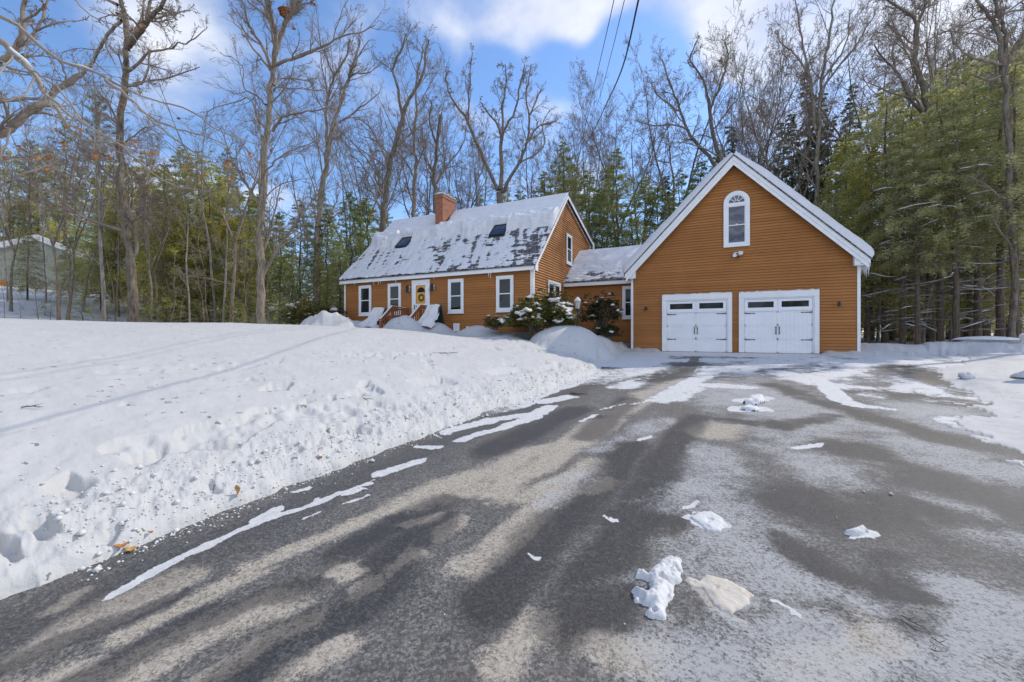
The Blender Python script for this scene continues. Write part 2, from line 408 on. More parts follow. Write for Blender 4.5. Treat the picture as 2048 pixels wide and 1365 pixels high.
def mat_asphalt():
    t = NT('driveway_asphalt'); co = t.coord()
    def att(n):
        a = t.n.new('ShaderNodeAttribute'); a.attribute_name = n; return a.outputs['Fac']
    def vor(sc):
        v = t.n.new('ShaderNodeTexVoronoi'); v.inputs['Scale'].default_value = sc; t.link(co, v.inputs['Vector'])
        sp = t.n.new('ShaderNodeSeparateColor'); t.link(v.outputs['Color'], sp.inputs[0]); return sp.outputs[0]
    sn, sa, fr, we = att('snow_mask'), att('sand_mask'), att('frost_mask'), att('wet_shade_mask')
    stones = t.math('ADD', t.math('MULTIPLY', vor(130), .45), t.math('MULTIPLY', vor(62), .55))
    st = t.scale(co, (1, .28, 1)); fine = t.noise(90, 4, .8, co); mid = t.noise(6, 6, .7, st); big = t.noise(1.6, 5, .6, st); m2 = t.noise(22, 5, .75, t.scale(co, (1, .55, 1)))
    g = t.math('ADD', t.math('MULTIPLY', stones, .55), t.math('MULTIPLY', fine, .45))
    mm = t.math('ADD', t.math('MULTIPLY', mid, .55), t.math('MULTIPLY', m2, .45))
    base = t.ramp(g, [(.25, (.045, .045, .046)), (.5, (.095, .094, .092)), (.72, (.22, .215, .205))])
    base = t.mix(t.mr(mm, .35, .65), base, t.ramp(g, [(.25, (.075, .072, .067)), (.5, (.155, .147, .135)), (.72, (.32, .30, .275))]))
    brown = t.mix(.35, base, (.16, .125, .085)); base = t.mix(t.mr(big, .45, .7, 0, .8), base, brown)
    nz = t.math('SUBTRACT', mm, .5)
    sk0 = t.math('ADD', sa, t.math('ADD', t.math('MULTIPLY', nz, 1.3), t.math('MULTIPLY', t.math('SUBTRACT', fine, .5), 1.3)))
    smk = t.math('MULTIPLY', t.mr(sk0, .22, .95), t.mr(t.math('ADD', g, t.math('MULTIPLY', sk0, .18)), .34, .62, .4, 1))
    c = t.mix(smk, base, t.ramp(g, [(.3, (.31, .27, .215)), (.65, (.54, .48, .395))]))
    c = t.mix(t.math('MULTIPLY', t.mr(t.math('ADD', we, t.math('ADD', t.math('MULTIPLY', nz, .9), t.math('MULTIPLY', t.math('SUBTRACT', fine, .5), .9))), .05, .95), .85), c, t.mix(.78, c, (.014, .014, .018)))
    fm = t.math('ADD', fr, t.math('MULTIPLY', t.math('SUBTRACT', t.noise(2.4, 7, .68, co), .5), 2.0))
    fk = t.math('MULTIPLY', t.mr(fm, .10, 1.0), t.mr(t.math('ADD', g, t.math('MULTIPLY', fm, .25)), .40, .85, .0, .80))
    c = t.mix(fk, c, (.50, .50, .495))
    sk_in = t.math('ADD', t.math('ADD', sn, t.math('MULTIPLY', t.math('SUBTRACT', t.noise(2.6, 8, .75, co), .5), 1.35)), t.math('ADD', t.math('MULTIPLY', t.math('SUBTRACT', t.noise(9, 7, .72, co), .5), .9), t.math('MULTIPLY', t.math('SUBTRACT', m2, .5), .45)))
    c = t.mix(t.math('MULTIPLY', t.mr(sk_in, .30, .47), .55), c, (.28, .29, .30)); sk = t.mr(t.math('ADD', sk_in, t.math('MULTIPLY', t.math('SUBTRACT', fine, .5), .35)), .40, .62)
    c = t.mix(sk, c, t.ramp(t.noise(14, 6, .7, co), [(.3, (.50, .50, .50)), (.6, (.66, .66, .65))]))
    ro = t.math('SUBTRACT', t.mr(g, .3, .7, .6, .85), t.math('MULTIPLY', t.mr(we, .2, .8), .22)); t.col(c, ro, .4)
    t.bump(t.math('ADD', t.math('MULTIPLY', g, t.math('SUBTRACT', 1.0, t.math('MULTIPLY', sk, .7))), t.math('MULTIPLY', sk, t.math('ADD', .7, t.math('MULTIPLY', m2, .8)))), .9, .014)
    return t.m
M['asphalt'] = mat_asphalt()
# ================================================================== ground and driveway
def polar_grid(nf, nr, rmin, rmid, rmax):
    fwd = math.atan2(CS, -SN)          # direction the camera looks, as an angle in the XY plane
    half = R(60)
    a = np.concatenate([np.linspace(fwd-half, fwd+half, nf), np.linspace(fwd+half, fwd+2*math.pi-half, 90)[1:-1]])
    inv = np.linspace(1/rmin, 1/rmid, nr); r = np.concatenate([1/inv, np.geomspace(rmid, rmax, 60)[1:]])
    A, Rr = np.meshgrid(a, r); X = Rr*np.cos(A); Y = Rr*np.sin(A)
    n, m = len(r), len(a)
    i = np.arange(n-1)[:, None]; j = np.arange(m)[None, :]; j2 = (j+1) % m
    Fq = np.stack([i*m+j, (i+1)*m+j, (i+1)*m+j2, i*m+j2], -1).reshape(-1, 4)
    return X.ravel(), Y.ravel(), Fq
X, Y, Fq = polar_grid(1000, 620, 1.35, 45, 420)
Z = ground_z(X, Y)
# thin packed snow trodden over the near ground: nothing under the house bodies needs trimming
me = np_mesh('snow_ground', np.stack([X, Y, Z], -1), Fq, True)
g = link('snow_ground', me, M['snow']); tag(g, kind='structure')
# driveway sheet
keep = (X > -4.6) & (X < 8.2) & (Y > -12) & (Y < 20.0)
fk = keep[Fq].all(1); used = np.unique(Fq[fk]); remap = np.full(len(X), -1); remap[used] = np.arange(len(used))
dx, dy = X[used], Y[used]; dF = remap[Fq[fk]]
# add the disc under the camera
dz = drive_z(dy) + .008*fbm(dx*.7, dy*.4, 50, 2)
def stroke(pts, wd, soft=.5):
    """distance field of a painted streak; pts are spots read off the photo, wd the half width in metres (X,Y scaled)"""
    P = [on_drive(*p) for p in pts]; out = np.zeros(len(dx))
    best = np.full(len(dx), 1e9)
    for (x0, y0), (x1, y1) in zip(P[:-1], P[1:]) if len(P) > 1 else [((P[0][0]-.001, P[0][1]), P[0])]:
        ex, ey = x1-x0, y1-y0; L2 = ex*ex+ey*ey+1e-9
        t = np.clip(((wx-x0)*ex+(wy-y0)*ey)/L2, 0, 1)
        best = np.minimum(best, np.hypot(wx-x0-t*ex, wy-y0-t*ey))
    return 1-sm((best/wd-(1-soft))/(2*soft))
wx = dx + .07*fbm(dx*2.5, dy*1.0, 60, 5, .6) + .04*fbm(dx*9, dy*6, 61, 4, .65); wy = dy + .28*fbm(dx*1.5, dy*1.5, 62, 5, .6) + .08*fbm(dx*8, dy*8, 63, 4, .65)
sand = np.zeros(len(dx)); wet_shade = sand.copy(); snw = sand.copy(); fro = sand.copy()
for pts, w in [([(140, 1255), (330, 1165)], .14), ([(300, 1244), (379, 1204), (511, 1143)], .07), ([(150, 1365), (300, 1330), (366, 1288), (454, 1244), (546, 1217)], .13), ([(0, 1365), (170, 1330)], .12),
               ([(432, 1358), (528, 1296), (608, 1252), (652, 1230)], .06), ([(586, 1362), (634, 1332), (660, 1314)], .08), ([(665, 1160), (713, 1138)], .07),
               ([(709, 1182), (748, 1160)], .06), ([(783, 1134), (823, 1123)], .06), ([(920, 1151), (986, 1107), (1047, 1050), (1082, 1020), (1135, 980)], .12),
               ([(858, 1085), (911, 1052)], .06), ([(800, 1015), (915, 993), (960, 975)], .15), ([(805, 1059), (854, 1046)], .06), ([(990, 1353), (1025, 1314), (1065, 1283)], .09),
               ([(853, 995), (908, 965), (993, 944), (1044, 910), (1147, 876), (1198, 845)], .17), ([(993, 992), (1027, 958), (1078, 930), (1164, 883), (1230, 840)], .15),
               ([(1061, 995), (1113, 965), (1181, 934)], .14), ([(1230, 830), (1300, 790)], .2), ([(1300, 790), (1390, 760)], .3), 
               ([(1160, 985), (1215, 960)], .1), ([(1420, 865), (1450, 850)], .25), ([(500, 1130), (760, 1030)], .08),
               ([(1410, 1165), (1470, 1220)], .05), ([(120, 1200), (60, 1240)], .05), ([(1200, 1335), (1300, 1300)], .1), ([(1600, 1340), (1750, 1280)], .12)]:
    sand = np.maximum(sand, stroke(pts, w*1.25, .7)*.95)
sand += .10*np.clip(fbm(dx*1.4, dy*.35, 70, 4), 0, 1)
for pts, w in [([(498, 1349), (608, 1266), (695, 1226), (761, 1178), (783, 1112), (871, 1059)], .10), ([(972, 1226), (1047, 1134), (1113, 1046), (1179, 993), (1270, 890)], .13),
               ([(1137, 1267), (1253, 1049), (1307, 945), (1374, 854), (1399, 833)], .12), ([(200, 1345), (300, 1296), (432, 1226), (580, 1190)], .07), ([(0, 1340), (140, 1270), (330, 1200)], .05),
               ([(1544, 771), (1620, 800), (1697, 821), (1821, 858), (1900, 880), (2003, 904)], .15), ([(1450, 840), (1560, 850), (1660, 830)], .1), ([(1700, 900), (1860, 960), (2048, 1010)], .25),  # holds a branched tree shadow, painted dark along with the damp streaks
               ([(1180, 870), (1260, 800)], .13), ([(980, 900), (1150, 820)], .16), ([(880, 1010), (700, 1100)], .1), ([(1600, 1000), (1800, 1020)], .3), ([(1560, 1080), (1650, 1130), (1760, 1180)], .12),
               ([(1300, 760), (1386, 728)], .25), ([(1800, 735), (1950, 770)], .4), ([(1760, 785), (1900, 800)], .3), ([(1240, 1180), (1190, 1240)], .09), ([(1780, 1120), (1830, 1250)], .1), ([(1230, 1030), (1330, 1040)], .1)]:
    wet_shade = np.maximum(wet_shade, stroke(pts, w*1.55, .7))
wet_shade = np.maximum(wet_shade, .55*np.exp(-((np.interp(dy, EY, EX)+.45-dx)/.4)**2))
wet_shade += .25*np.clip(fbm(dx*.9, dy*.3, 71, 4), 0, 1)
for pts, w in [([(193, 1198), (369, 1112), (492, 1058), (620, 1010), (700, 978), (748, 959)], .042), ([(492, 1052), (560, 1020)], .06), ([(764, 944), (800, 934), (839, 921)], .09), ([(650, 995), (748, 960)], .05),
               ([(735, 975), (700, 985)], .05), ([(846, 889), (880, 891)], .08), ([(908, 859), (980, 842), (1078, 825), (1099, 814)], .13), ([(925, 880), (993, 859), (1080, 830)], .11),
               ([(1089, 804), (1140, 794)], .18), ([(1165, 760), (1240, 745), (1340, 738)], 1.0), ([(1240, 775), (1330, 745)], .35), ([(1341, 796), (1370, 780), (1399, 771), (1490, 775)], .35),
               ([(1200, 820), (1330, 795)], .03), ([(1320, 800), (1420, 745), (1480, 730)], .3), ([(1486, 803), (1527, 798)], .2), ([(1477, 819), (1519, 821)], .18), ([(1697, 812), (1771, 816)], .14),
               ([(1640, 760), (1680, 800), (1720, 815)], .18), ([(1560, 745), (1640, 768), (1750, 780)], .45), ([(1750, 790), (1830, 770), (1900, 800)], .35), ([(1595, 895), (1635, 890)], .1),
               ([(1385, 1033), (1440, 1048)], .075), ([(1368, 1013), (1392, 1010)], .05), ([(1280, 880), (1300, 870)], .04), ([(1190, 830), (1172, 840)], .05), ([(1075, 1100), (1092, 1099)], .03),
               ([(1205, 1028), (1230, 1032)], .02), ([(1700, 1068), (1735, 1064)], .05), ([(1440, 740), (1600, 722), (1750, 725)], .7), ([(1600, 760), (1700, 740)], .5), ([(1300, 722), (1640, 718)], .7),
               ([(1850, 740), (2048, 745)], .9), ([(1880, 800), (2048, 800)], .5), ([(1960, 850), (2048, 870)], .5), ([(1345, 1180), (1320, 1150)], .03), ([(1550, 1190), (1600, 1230)], .02),
               ([(600, 1040), (640, 1020)], .015), ([(690, 1010), (720, 1000)], .03), ([(1010, 853), (1060, 838)], .1), ([(855, 860), (900, 870)], .02), ([(590, 985), (640, 968)], .03),
               ([(1600, 1230), (1650, 1240)], .0001)]:
    snw = np.maximum(snw, stroke(pts, w, .35 if w < .3 else .6)*(.95 if w < .3 else .74))
far = sm((dy-9.0)/4.0)*sm((dx+3.5)/1)*.52
streaks = fbm(dx*1.6, dy*.45, 80, 5)
snw = np.maximum(snw, np.clip(far+.42*streaks+.12*(dx > 3), 0, 1)) - .35*wet_shade*(dy < 19)*(snw < .8)
snw = np.where((np.abs(dx+.8) < .16+.05*streaks) & (dy > 11.5), snw*.35, snw)
snw = np.maximum(snw, sm((dy-16.6)/1.6)*(.60+.35*fbm(dx*.8, dy*2.2, 81, 4)))
snw = np.maximum(snw, sm((dy-16.8)/.8)*(.78+.3*fbm(dx*1.0, dy*3.0, 84, 4))*(1-.55*sm((dx-2)/2)))
snw = np.maximum(snw, sm((dy-12.6)/.5)*sm((-1.5-dx+.3*fbm(dx, dy, 85, 3))/.6)*.85)
snw = np.maximum(snw, sm((np.interp(dy, EY, EX)+.32+.22*fbm(dx*2, dy*1.2, 82, 4)-dx)/.12)*.75*sm((dy-5)/2))
for pts, w in [([(1560, 895), (1640, 930), (1700, 925)], .35), ([(1800, 880), (1925, 910)], .35), ([(1780, 935), (1830, 965), (1900, 995)], .28), ([(1795, 1130), (1910, 1175)], .16), ([(1725, 1200), (1925, 1250)], .14),
               ([(1500, 1240), (1620, 1245)], .14), ([(1450, 780), (1650, 850)], .8), ([(1400, 900), (1500, 1000), (1480, 1100)], .35), ([(1560, 1160), (1700, 1170)], .12), ([(1900, 1060), (2048, 1090)], .2),
               ([(1300, 1000), (1420, 960)], .2), ([(1850, 1330), (2048, 1260)], .2), ([(1250, 1330), (1500, 1340)], .25), ([(1100, 1250), (1250, 1150)], .1), ([(1200, 900), (1330, 840)], .2),
               ([(1700, 990), (1650, 940)], .25), ([(1990, 960), (2048, 1000)], .3), ([(1120, 960), (1240, 930), (1100, 1010)], .12), ([(1580, 1330), (1750, 1340)], .15), ([(1930, 1180), (2048, 1220)], .12),
               ([(1560, 860), (1800, 900), (1950, 940)], .5), ([(1850, 820), (1950, 860)], .5)]:
    fro = np.maximum(fro, stroke(pts, w*1.2, .75))
fro = fro*.72 + sm((dx+1.6)/2.2)*.12 + .36*fbm(dx*.9, dy*.6, 90, 5) + .06
fro = fro + .3*sm((dy-6)/5)
fro = np.clip(fro - .6*wet_shade, 0, 1.2)
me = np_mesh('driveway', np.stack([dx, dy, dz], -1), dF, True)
for nme, arr in (('snow_mask', snw), ('sand_mask', sand), ('frost_mask', fro), ('wet_shade_mask', wet_shade)):
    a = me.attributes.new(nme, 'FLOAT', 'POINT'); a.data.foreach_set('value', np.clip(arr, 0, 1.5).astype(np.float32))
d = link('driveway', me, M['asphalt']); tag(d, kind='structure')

# ================================================================== buildings
def siding_wall(mb, frame, lo, hi, z0, z1, pitch=.112, lap=.034):
    """frame(u, n, z) -> world; lo(z), hi(z) are the limits of the wall at height z"""
    z = z0
    while z < z1-.005:
        t = min(z+pitch, z1); a0, b0, a1, b1 = lo(z), hi(z), lo(t), hi(t)
        if b0-a0 > .01:
            if b1 < a1: a1 = b1 = (a1+b1)/2
            mb.add([frame(a0, lap, z), frame(b0, lap, z), frame(b1, .002, t), frame(a1, .002, t), frame(a0, -.002, z), frame(b0, -.002, z)], [(0, 1, 2, 3), (4, 5, 1, 0)])
        z = t
def fr_south(Yw): return lambda u, n, z: (u, Yw-n, z)
def fr_east(Xw): return lambda u, n, z: (Xw+n, u, z)
def window(parent, fr, u0, u1, z0, z1, casing=.11, glass='glass', curtain=True, arch=False):
    """double-hung window: casing mesh with children sash and pane"""
    m = MB(); b = lambda a0, a1, n0, n1, c0, c1, mb=m: mb.box(a0, a1, n0, n1, c0, c1, fr)
    c = casing
    b(u0, u0+c, 0, .045, z0, z1); b(u1-c, u1, 0, .045, z0, z1); b(u0+c, u1-c, 0, .045, z1-c, z1); b(u0+c, u1-c, 0, .045, z0, z0+c)
    b(u0-.02, u1+.02, .0, .06, z0-.03, z0+.0)
    w = m.build('window', M['white'], parent, bevel=.004)
    s = MB(); i0, i1, j0, j1 = u0+c, u1-c, z0+c, z1-c; sw = .045; zm = (j0+j1)/2
    s.box(i0, i0+sw, .0, .03, j0, j1, fr); s.box(i1-sw, i1, .0, .03, j0, j1, fr); s.box(i0+sw, i1-sw, 0, .03, j1-sw, j1, fr); s.box(i0+sw, i1-sw, 0, .03, j0, j0+sw*1.3, fr)
    s.box(i0+sw, i1-sw, 0, .032, zm-.022, zm+.022, fr)
    s.build('sash', M['vinyl'], w)
    for a, bb in ((j0+sw, zm-.02), (zm+.02, j1-sw)):
        p = MB(); p.box(i0+sw-.003, i1-sw+.003, -.01, .018, a, bb, fr); p.build('pane', M[glass], w)
    return w
# ---------------------------------------------------------------- garage
GX0, GX1, GY0, GY1 = -3.57, 4.57, 19.25, 27.8; GC = .5; GAP = 8.83; GS = 1.045
garage = thing('garage', 'orange clapboard two-door garage with steep snowy gable and arched upper window', 'garage', (GC, 23.5, .85))
fr = fr_south(GY0)
m = MB(); roof_u = lambda x: GAP-.26-GS*abs(x-GC)
m.prism([(GX0+.01, .5), (GX1-.01, .5), (GX1-.01, roof_u(GX1)), (GC, roof_u(GC)), (GX0+.01, roof_u(GX0))], GY0+.004, GY1, lambda p, q, t: (p, t, q))
gl = lambda z: max(GX0+.09, GC-(GAP-.36-z)/GS); gh = lambda z: min(GX1-.09, GC+(GAP-.36-z)/GS)
siding_wall(m, fr, gl, gh, .92, GAP-.40)
m.build('wall', M['siding'], garage, fix=False)
fr = fr_south(GY0-.033)
for xa, xb in ((GX0-.012, GX0+.085), (GX1-.085, GX1+.012)): m = MB(); m.box(xa, xb, GY0-.042, GY0+.09, .8, 4.5); m.build('corner_board', M['white'], garage, bevel=.004)
m = MB(); OV = .28
def rake(sgn, d0, d1, y0, y1, x_end=4.29, mb=None):
    f = lambda x, dd: (GC+sgn*x, GAP-GS*x-dd)
    P = [f(0, d0*1.42), f(x_end, d0*1.42), f(x_end, d1*1.42), f(0, d1*1.42)]
    mb.prism(P, y0, y1, lambda p, q, t: (p, t, q))
for s_ in (-1, 1):
    rake(s_, .040, .17, GY0-OV-.02, GY0-OV+.01, 4.30, m); rake(s_, .165, .30, GY0-OV+.0, GY0-OV+.03, 4.26, m); rake(s_, .12, .16, GY0-OV+.032, GY0-.001, 4.22, m)
    x = GC+s_*4.3; x2 = GC+s_*3.86
    m.prism([(x, GAP-GS*4.3-.20), (x2, GAP-GS*3.86-.36), (x2, 4.08), (GC+s_*4.12, 4.06), (x, 4.16)], GY0-OV+.035, GY0-.02, lambda p, q, t: (p, t, q))
m.build('rake_board', M['white'], garage)
m = MB()
for s_ in (-1, 1):
    f = lambda x, dd: (GC+s_*x, GAP-GS*x-dd)
    m.prism([f(0, 0), f(4.34, 0), f(4.34, .062), f(0, .062)], GY0-OV-.05, GY1+.25, lambda p, q, t: (p, t, q))
groof = m.build('roof', M['shingle'], garage)
for s_ in (-1, 1): m = MB(); m.box(min(GC+s_*4.06, GC+s_*4.3), max(GC+s_*4.06, GC+s_*4.3), GY0-.0, GY1, 4.12, 4.17); m.box(GC+s_*4.3-.015, GC+s_*4.3+.015, GY0-.25, GY1, 4.14, 4.3); m.build('soffit', M['white_dull'], garage)
def slope_snow(name, o, ud, wd_, nd, U, W, tf, mat, parent, res=.05):
    nu = int(U/res)+1; nw = int(W/res)+1
    u, w = np.meshgrid(np.linspace(0, U, nu), np.linspace(0, W, nw))
    t = tf(u, w)
    P = np.array(o)[None, None, :] + u[..., None]*np.array(ud) + w[..., None]*np.array(wd_) + t[..., None]*np.array(nd)
    i = np.arange(nw-1)[:, None]; j = np.arange(nu-1)[None, :]
    Fq = np.stack([i*nu+j, i*nu+j+1, (i+1)*nu+j+1, (i+1)*nu+j], -1).reshape(-1, 4)
    me = np_mesh(name, P.reshape(-1, 3), Fq, True); ob = link(name, me, mat, parent); return ob
nrm = math.sqrt(1+GS*GS)
for s_ in (-1, 1):
    L = 4.34*nrm; U = GY1+.25-(GY0-OV-.04)
    def tf(u, w, s_=s_, L=L, U=U):
        e = np.minimum(np.minimum(u/.045, 1), np.minimum((U-u)/.2, 1)); e2 = np.clip(w/.35, 0, 1); e3 = np.clip((L-w)/.01, 0, 1)
        rim = np.sqrt(np.clip(e*(2-e), 0, 1)); 
        base = .26 + .05*fbm(u*.6, w*.6, 100+s_, 3) + .02*fbm(u*4, w*4, 104+s_, 3)
        base = np.where(w > L-1.2, base*(.55+.45*np.clip((L-w)/1.2, 0, 1)), base)
        return base*rim*np.sqrt(np.clip(e2*(2-e2), 0, 1)) - .004
    slope_snow('roof_snow', (GC+s_*4.34, GY0-OV-.045, GAP-GS*4.34), (0, 1, 0), (-s_/nrm, 0, GS/nrm), (s_*GS/nrm, 0, 1/nrm), U, L, tf, M['snow_roof'], groof)
def garage_door(u0, u1, z0, z1):
    fw = .15
    m = MB(); m.box(u0-fw, u0, 0, .07, z0, z1, fr); m.box(u1, u1+fw, 0, .07, z0, z1, fr); m.box(u0-fw, u1+fw, 0, .075, z1, z1+fw+.08, fr)
    m.box(u0-.001, u0+.04, .0, .05, z0, z1-.001, fr); m.box(u1-.04, u1+.001, .0, .05, z0, z1-.001, fr); m.box(u0+.04, u1-.04, .0, .05, z1-.05, z1-.001, fr)
    m.build('door_frame', M['white'], garage, bevel=.006)
    hgt = z1-z0; n = 4; ph = hgt/n; m = MB(); a0, a1 = u0+.042, u1-.042
    for k in range(n-1):
        b0, b1 = z0+k*ph, z0+(k+1)*ph-.008
        m.box(a0, a1, -.005, .012, b0-.004, b1+.004, fr)
        nb = 2
        for q in range(nb):
            c0 = a0+.02+(a1-a0-.04)*q/nb; c1 = a0+.02+(a1-a0-.04)*(q+1)/nb
            nn = 8
            for i in range(nn):
                p0 = c0+.03+(c1-c0-.06)*i/nn; p1 = c0+.03+(c1-c0-.06)*(i+1)/nn
                m.box(p0+.004, p1-.004, .012, .019, b0+.05, b1-.04, fr)
            for e0, e1 in ((c0, c0+.026), (c1-.026, c1)): m.box(e0, e1, .012, .024, b0+.008, b1-.004, fr)
        m.box(a0+.02, a1-.02, .012, .024, b0+.008, b0+.046, fr); m.box(a0+.02, a1-.02, .012, .024, b1-.036, b1-.003, fr)
    b0, b1 = z0+(n-1)*ph, z1-.052; mid = (a0+a1)/2
    m.box(a0, a1, -.005, .010, b0, b1, fr)
    dr = m.build('garage_door', M['vinyl'], garage)
    for (c0, c1) in ((a0+.03, mid-.03), (mid+.03, a1-.03)):
        f = MB(); gz0, gz1 = b0+.16, b1-.10; e = .10
        f.box(c0, c0+e, .010, .035, b0+.02, b1-.01, fr); f.box(c1-e, c1, .010, .035, b0+.02, b1-.01, fr); f.box(c0+e, c1-e, .010, .035, gz1, b1-.01, fr); f.box(c0+e, c1-e, .010, .035, b0+.02, gz0, fr)
        f.build('window_frame', M['vinyl'], dr)
        p = MB(); p.box(c0+e-.002, c1-e+.002, .010, .020, gz0-.002, gz1+.002, fr); p.build('pane', M['glass'], dr)
    for zz in (z0+ph*1-.03+.0, z0+ph*3-.06):
        for s_, a in ((1, a0+.02), (-1, a1-.02)):
            h = MB(); h.prism([(a, zz-.022), (a+s_*.30, zz-.010), (a+s_*.32, zz-.024), (a+s_*.37, zz), (a+s_*.32, zz+.024), (a+s_*.30, zz+.010), (a, zz+.022)], .0245, .034, lambda p, q, t: fr(p, t, q))
            h.build('strap_hinge', M['black'], dr)
    for s_ in (-1, 1):
        h = MB(); a = mid+s_*.055; zc = z0+ph*1.62
        h.box(a-.011, a+.011, .04, .056, zc-.12, zc+.12, fr); h.prism([(a-.026, zc+.10), (a, zc+.155), (a+.026, zc+.10)], .02, .058, lambda p, q, t: fr(p, t, q)); h.prism([(a-.026, zc-.10), (a, zc-.155), (a+.026, zc-.10)], .02, .058, lambda p, q, t: fr(p, t, q))
        h.build('handle', M['black'], dr)
    s = MB()
    xs = np.linspace(u0-fw+.01, u1+fw-.01, 26); rg = random.Random(int(u0*10))
    prof = [max(.006, .032+.02*rg.uniform(-1, 1)) for _ in xs]
    s.prism([(xs[0], z1+fw+.08)]+[(x, z1+fw+.08+h) for x, h in zip(xs, prof)][::1]+[(xs[-1], z1+fw+.08)], .0, .07, lambda p, q, t: fr(p, t, q))
    s.build('snow_ledge', M['snow_roof'], dr)
garage_door(-2.10, .30, .86, 3.05); garage_door(.84, 3.20, .86, 3.03)
# arched window
m = MB(); u0, u1, z0 = .14, 1.08, 5.14; uc = (u0+u1)/2; ro = (u1-u0)/2; zc = 6.93; ri = ro-.155
def arch_ring(mb, r0, r1, n0, n1, zb, zc=zc, n=18):
    P = [(uc+r1*math.cos(math.pi*k/n), zc+r1*math.sin(math.pi*k/n)) for k in range(n+1)]
    Q = [(uc+r0*math.cos(math.pi*k/n), zc+r0*math.sin(math.pi*k/n)) for k in range(n+1)]
    for k in range(n): mb.prism([P[k], P[k+1], Q[k+1], Q[k]], n0, n1, lambda p, q, t: fr(p, t, q))
arch_ring(m, ri, ro, .0, .05, z0); m.box(u0, uc-ri, 0, .05, z0, zc, fr); m.box(uc+ri, u1, 0, .05, z0, zc, fr); m.box(uc-ri, uc+ri, 0, .05, z0, z0+.15, fr); m.box(uc-ri, uc+ri, 0, .045, zc-.13, zc, fr)
aw = m.build('arched_window', M['white'], garage)
m = MB(); zt = zc-.13; zb = z0+.15; zm = 6.02
m.box(uc-ri, uc-ri+.03, 0, .035, zb, zt, fr); m.box(uc+ri-.03, uc+ri, 0, .035, zb, zt, fr); m.box(uc-ri+.03, uc+ri-.03, 0, .035, zm-.018, zm+.018, fr); m.box(uc-ri+.03, uc+ri-.03, 0, .035, zb, zb+.03, fr)
m.box(uc-ri+.03, uc+ri-.03, 0, .0345, zt-.03, zt, fr); m.box(uc-.03, uc+.03, .0345, .05, zm+.018, zm+.05, fr)
m.build('sash', M['vinyl'], aw)
for a, b_ in ((zb+.03, zm-.018), (zm+.018, zt-.03)):
    p = MB(); p.box(uc-ri+.028, uc+ri-.028, -.01, .02, a-.001, b_+.001, fr); p.build('pane', M['lace'], aw)
p = MB(); n = 18; p.prism([(uc+(ri-.0)*math.cos(math.pi*k/n), zc+(ri-.0)*math.sin(math.pi*k/n)) for k in range(n+1)], -.01, .02, lambda a, b_, t: fr(a, t, b_)); p.build('fan_pane', M['lace'], aw)
p = MB()
for k in range(1, 5):
    a = math.pi*k/5; p.bar(fr(uc+.10*math.cos(a), .028, zc+.10*math.sin(a)), fr(uc+ri*math.cos(a), .028, zc+ri*math.sin(a)), .018)
arch_ring(p, .085, .105, .021, .035, 0, n=12); arch_ring(p, ri-.03, ri, .021, .036, 0, n=16)
p.build('fan_muntin', M['vinyl'], aw)
# flood light under it
fl = MB(); fl.lathe([(.055, -.02), (.055, .02)], (0, 0, 0), 14)
base = thing('flood_light', 'white twin-head security flood light on the gable under the arched window', 'light', (.66, GY0-.03, 4.80))
m = MB(); m.box(.60, .72, GY0-.05, GY0-.012, 4.76, 4.82); m.bar((.66, GY0-.05, 4.82), (.66, GY0-.12, 4.78), .04); m.build('mount', M['vinyl'], base, bevel=.008)
for dx_, dz_, L in ((-.12, .02, .16), (.10, .09, .16)):
    m = MB(); m.tube([(.66+dx_, GY0-.06, 4.72+dz_), (.66+dx_, GY0-.12, 4.79+dz_), (.66+dx_, GY0-.22, 4.75+dz_)], [.035, .06, .075], 14); m.build('lamp_head', M['vinyl'], base, smooth=False)
m = MB(); m.blob((.66, GY0-.15, 4.72), (.05, .05, .05), 2, .02, 12); m.build('sensor', M['black'], base, smooth=True)
m = MB(); m.blob((.73, GY0-.13, 4.88), (.13, .09, .05), 5, .2, 12); m.blob((.56, GY0-.13, 4.88), (.08, .08, .03), 6, .2, 12); m.build('snow_cap', M['snow_roof'], base, smooth=True)
def wall_lamp(x, z, label):
    t = thing('wall_lamp', label, 'lamp', (x, GY0-.02, z), group='small black lamps on the garage front')
    m = MB(); m.lathe([(.045, 0), (.045, .03)], (0, 0, 0), 12)
    m.v = [(a, -c, b) for a, b, c in m.v]; m.build('back_plate', M['black'], t, local=True)
    m = MB(); m.tube([(0, -.02, 0), (-.02, -.10, .08), (-.03, -.16, .07)], .012, 6); m.build('arm', M['black'], t, local=True)
    m = MB(); m.lathe([(.02, .06), (.045, .03), (.055, -.08), (.03, -.11)], (-.03, -.16, 0), 10); m.build('shade', M['black'], t, local=True)
wall_lamp(-2.9, 2.74, 'small black lamp on the orange wall left of the left garage door'); wall_lamp(3.96, 2.72, 'small black lamp on the orange wall right of the right garage door')
rg = random.Random(4); m = MB()
for k in range(26):
    y = GY0-.2+.05*k*1.2+rg.uniform(-.02, .02); L = rg.uniform(.1, .5)*(1.2-k/40); x = GC+4.31
    m.tube([(x, y, 4.16), (x, y, 4.16-L*.5), (x, y, 4.16-L)], [.018, .011, .002], 5)
m.build('icicles', M['icicle'], garage)
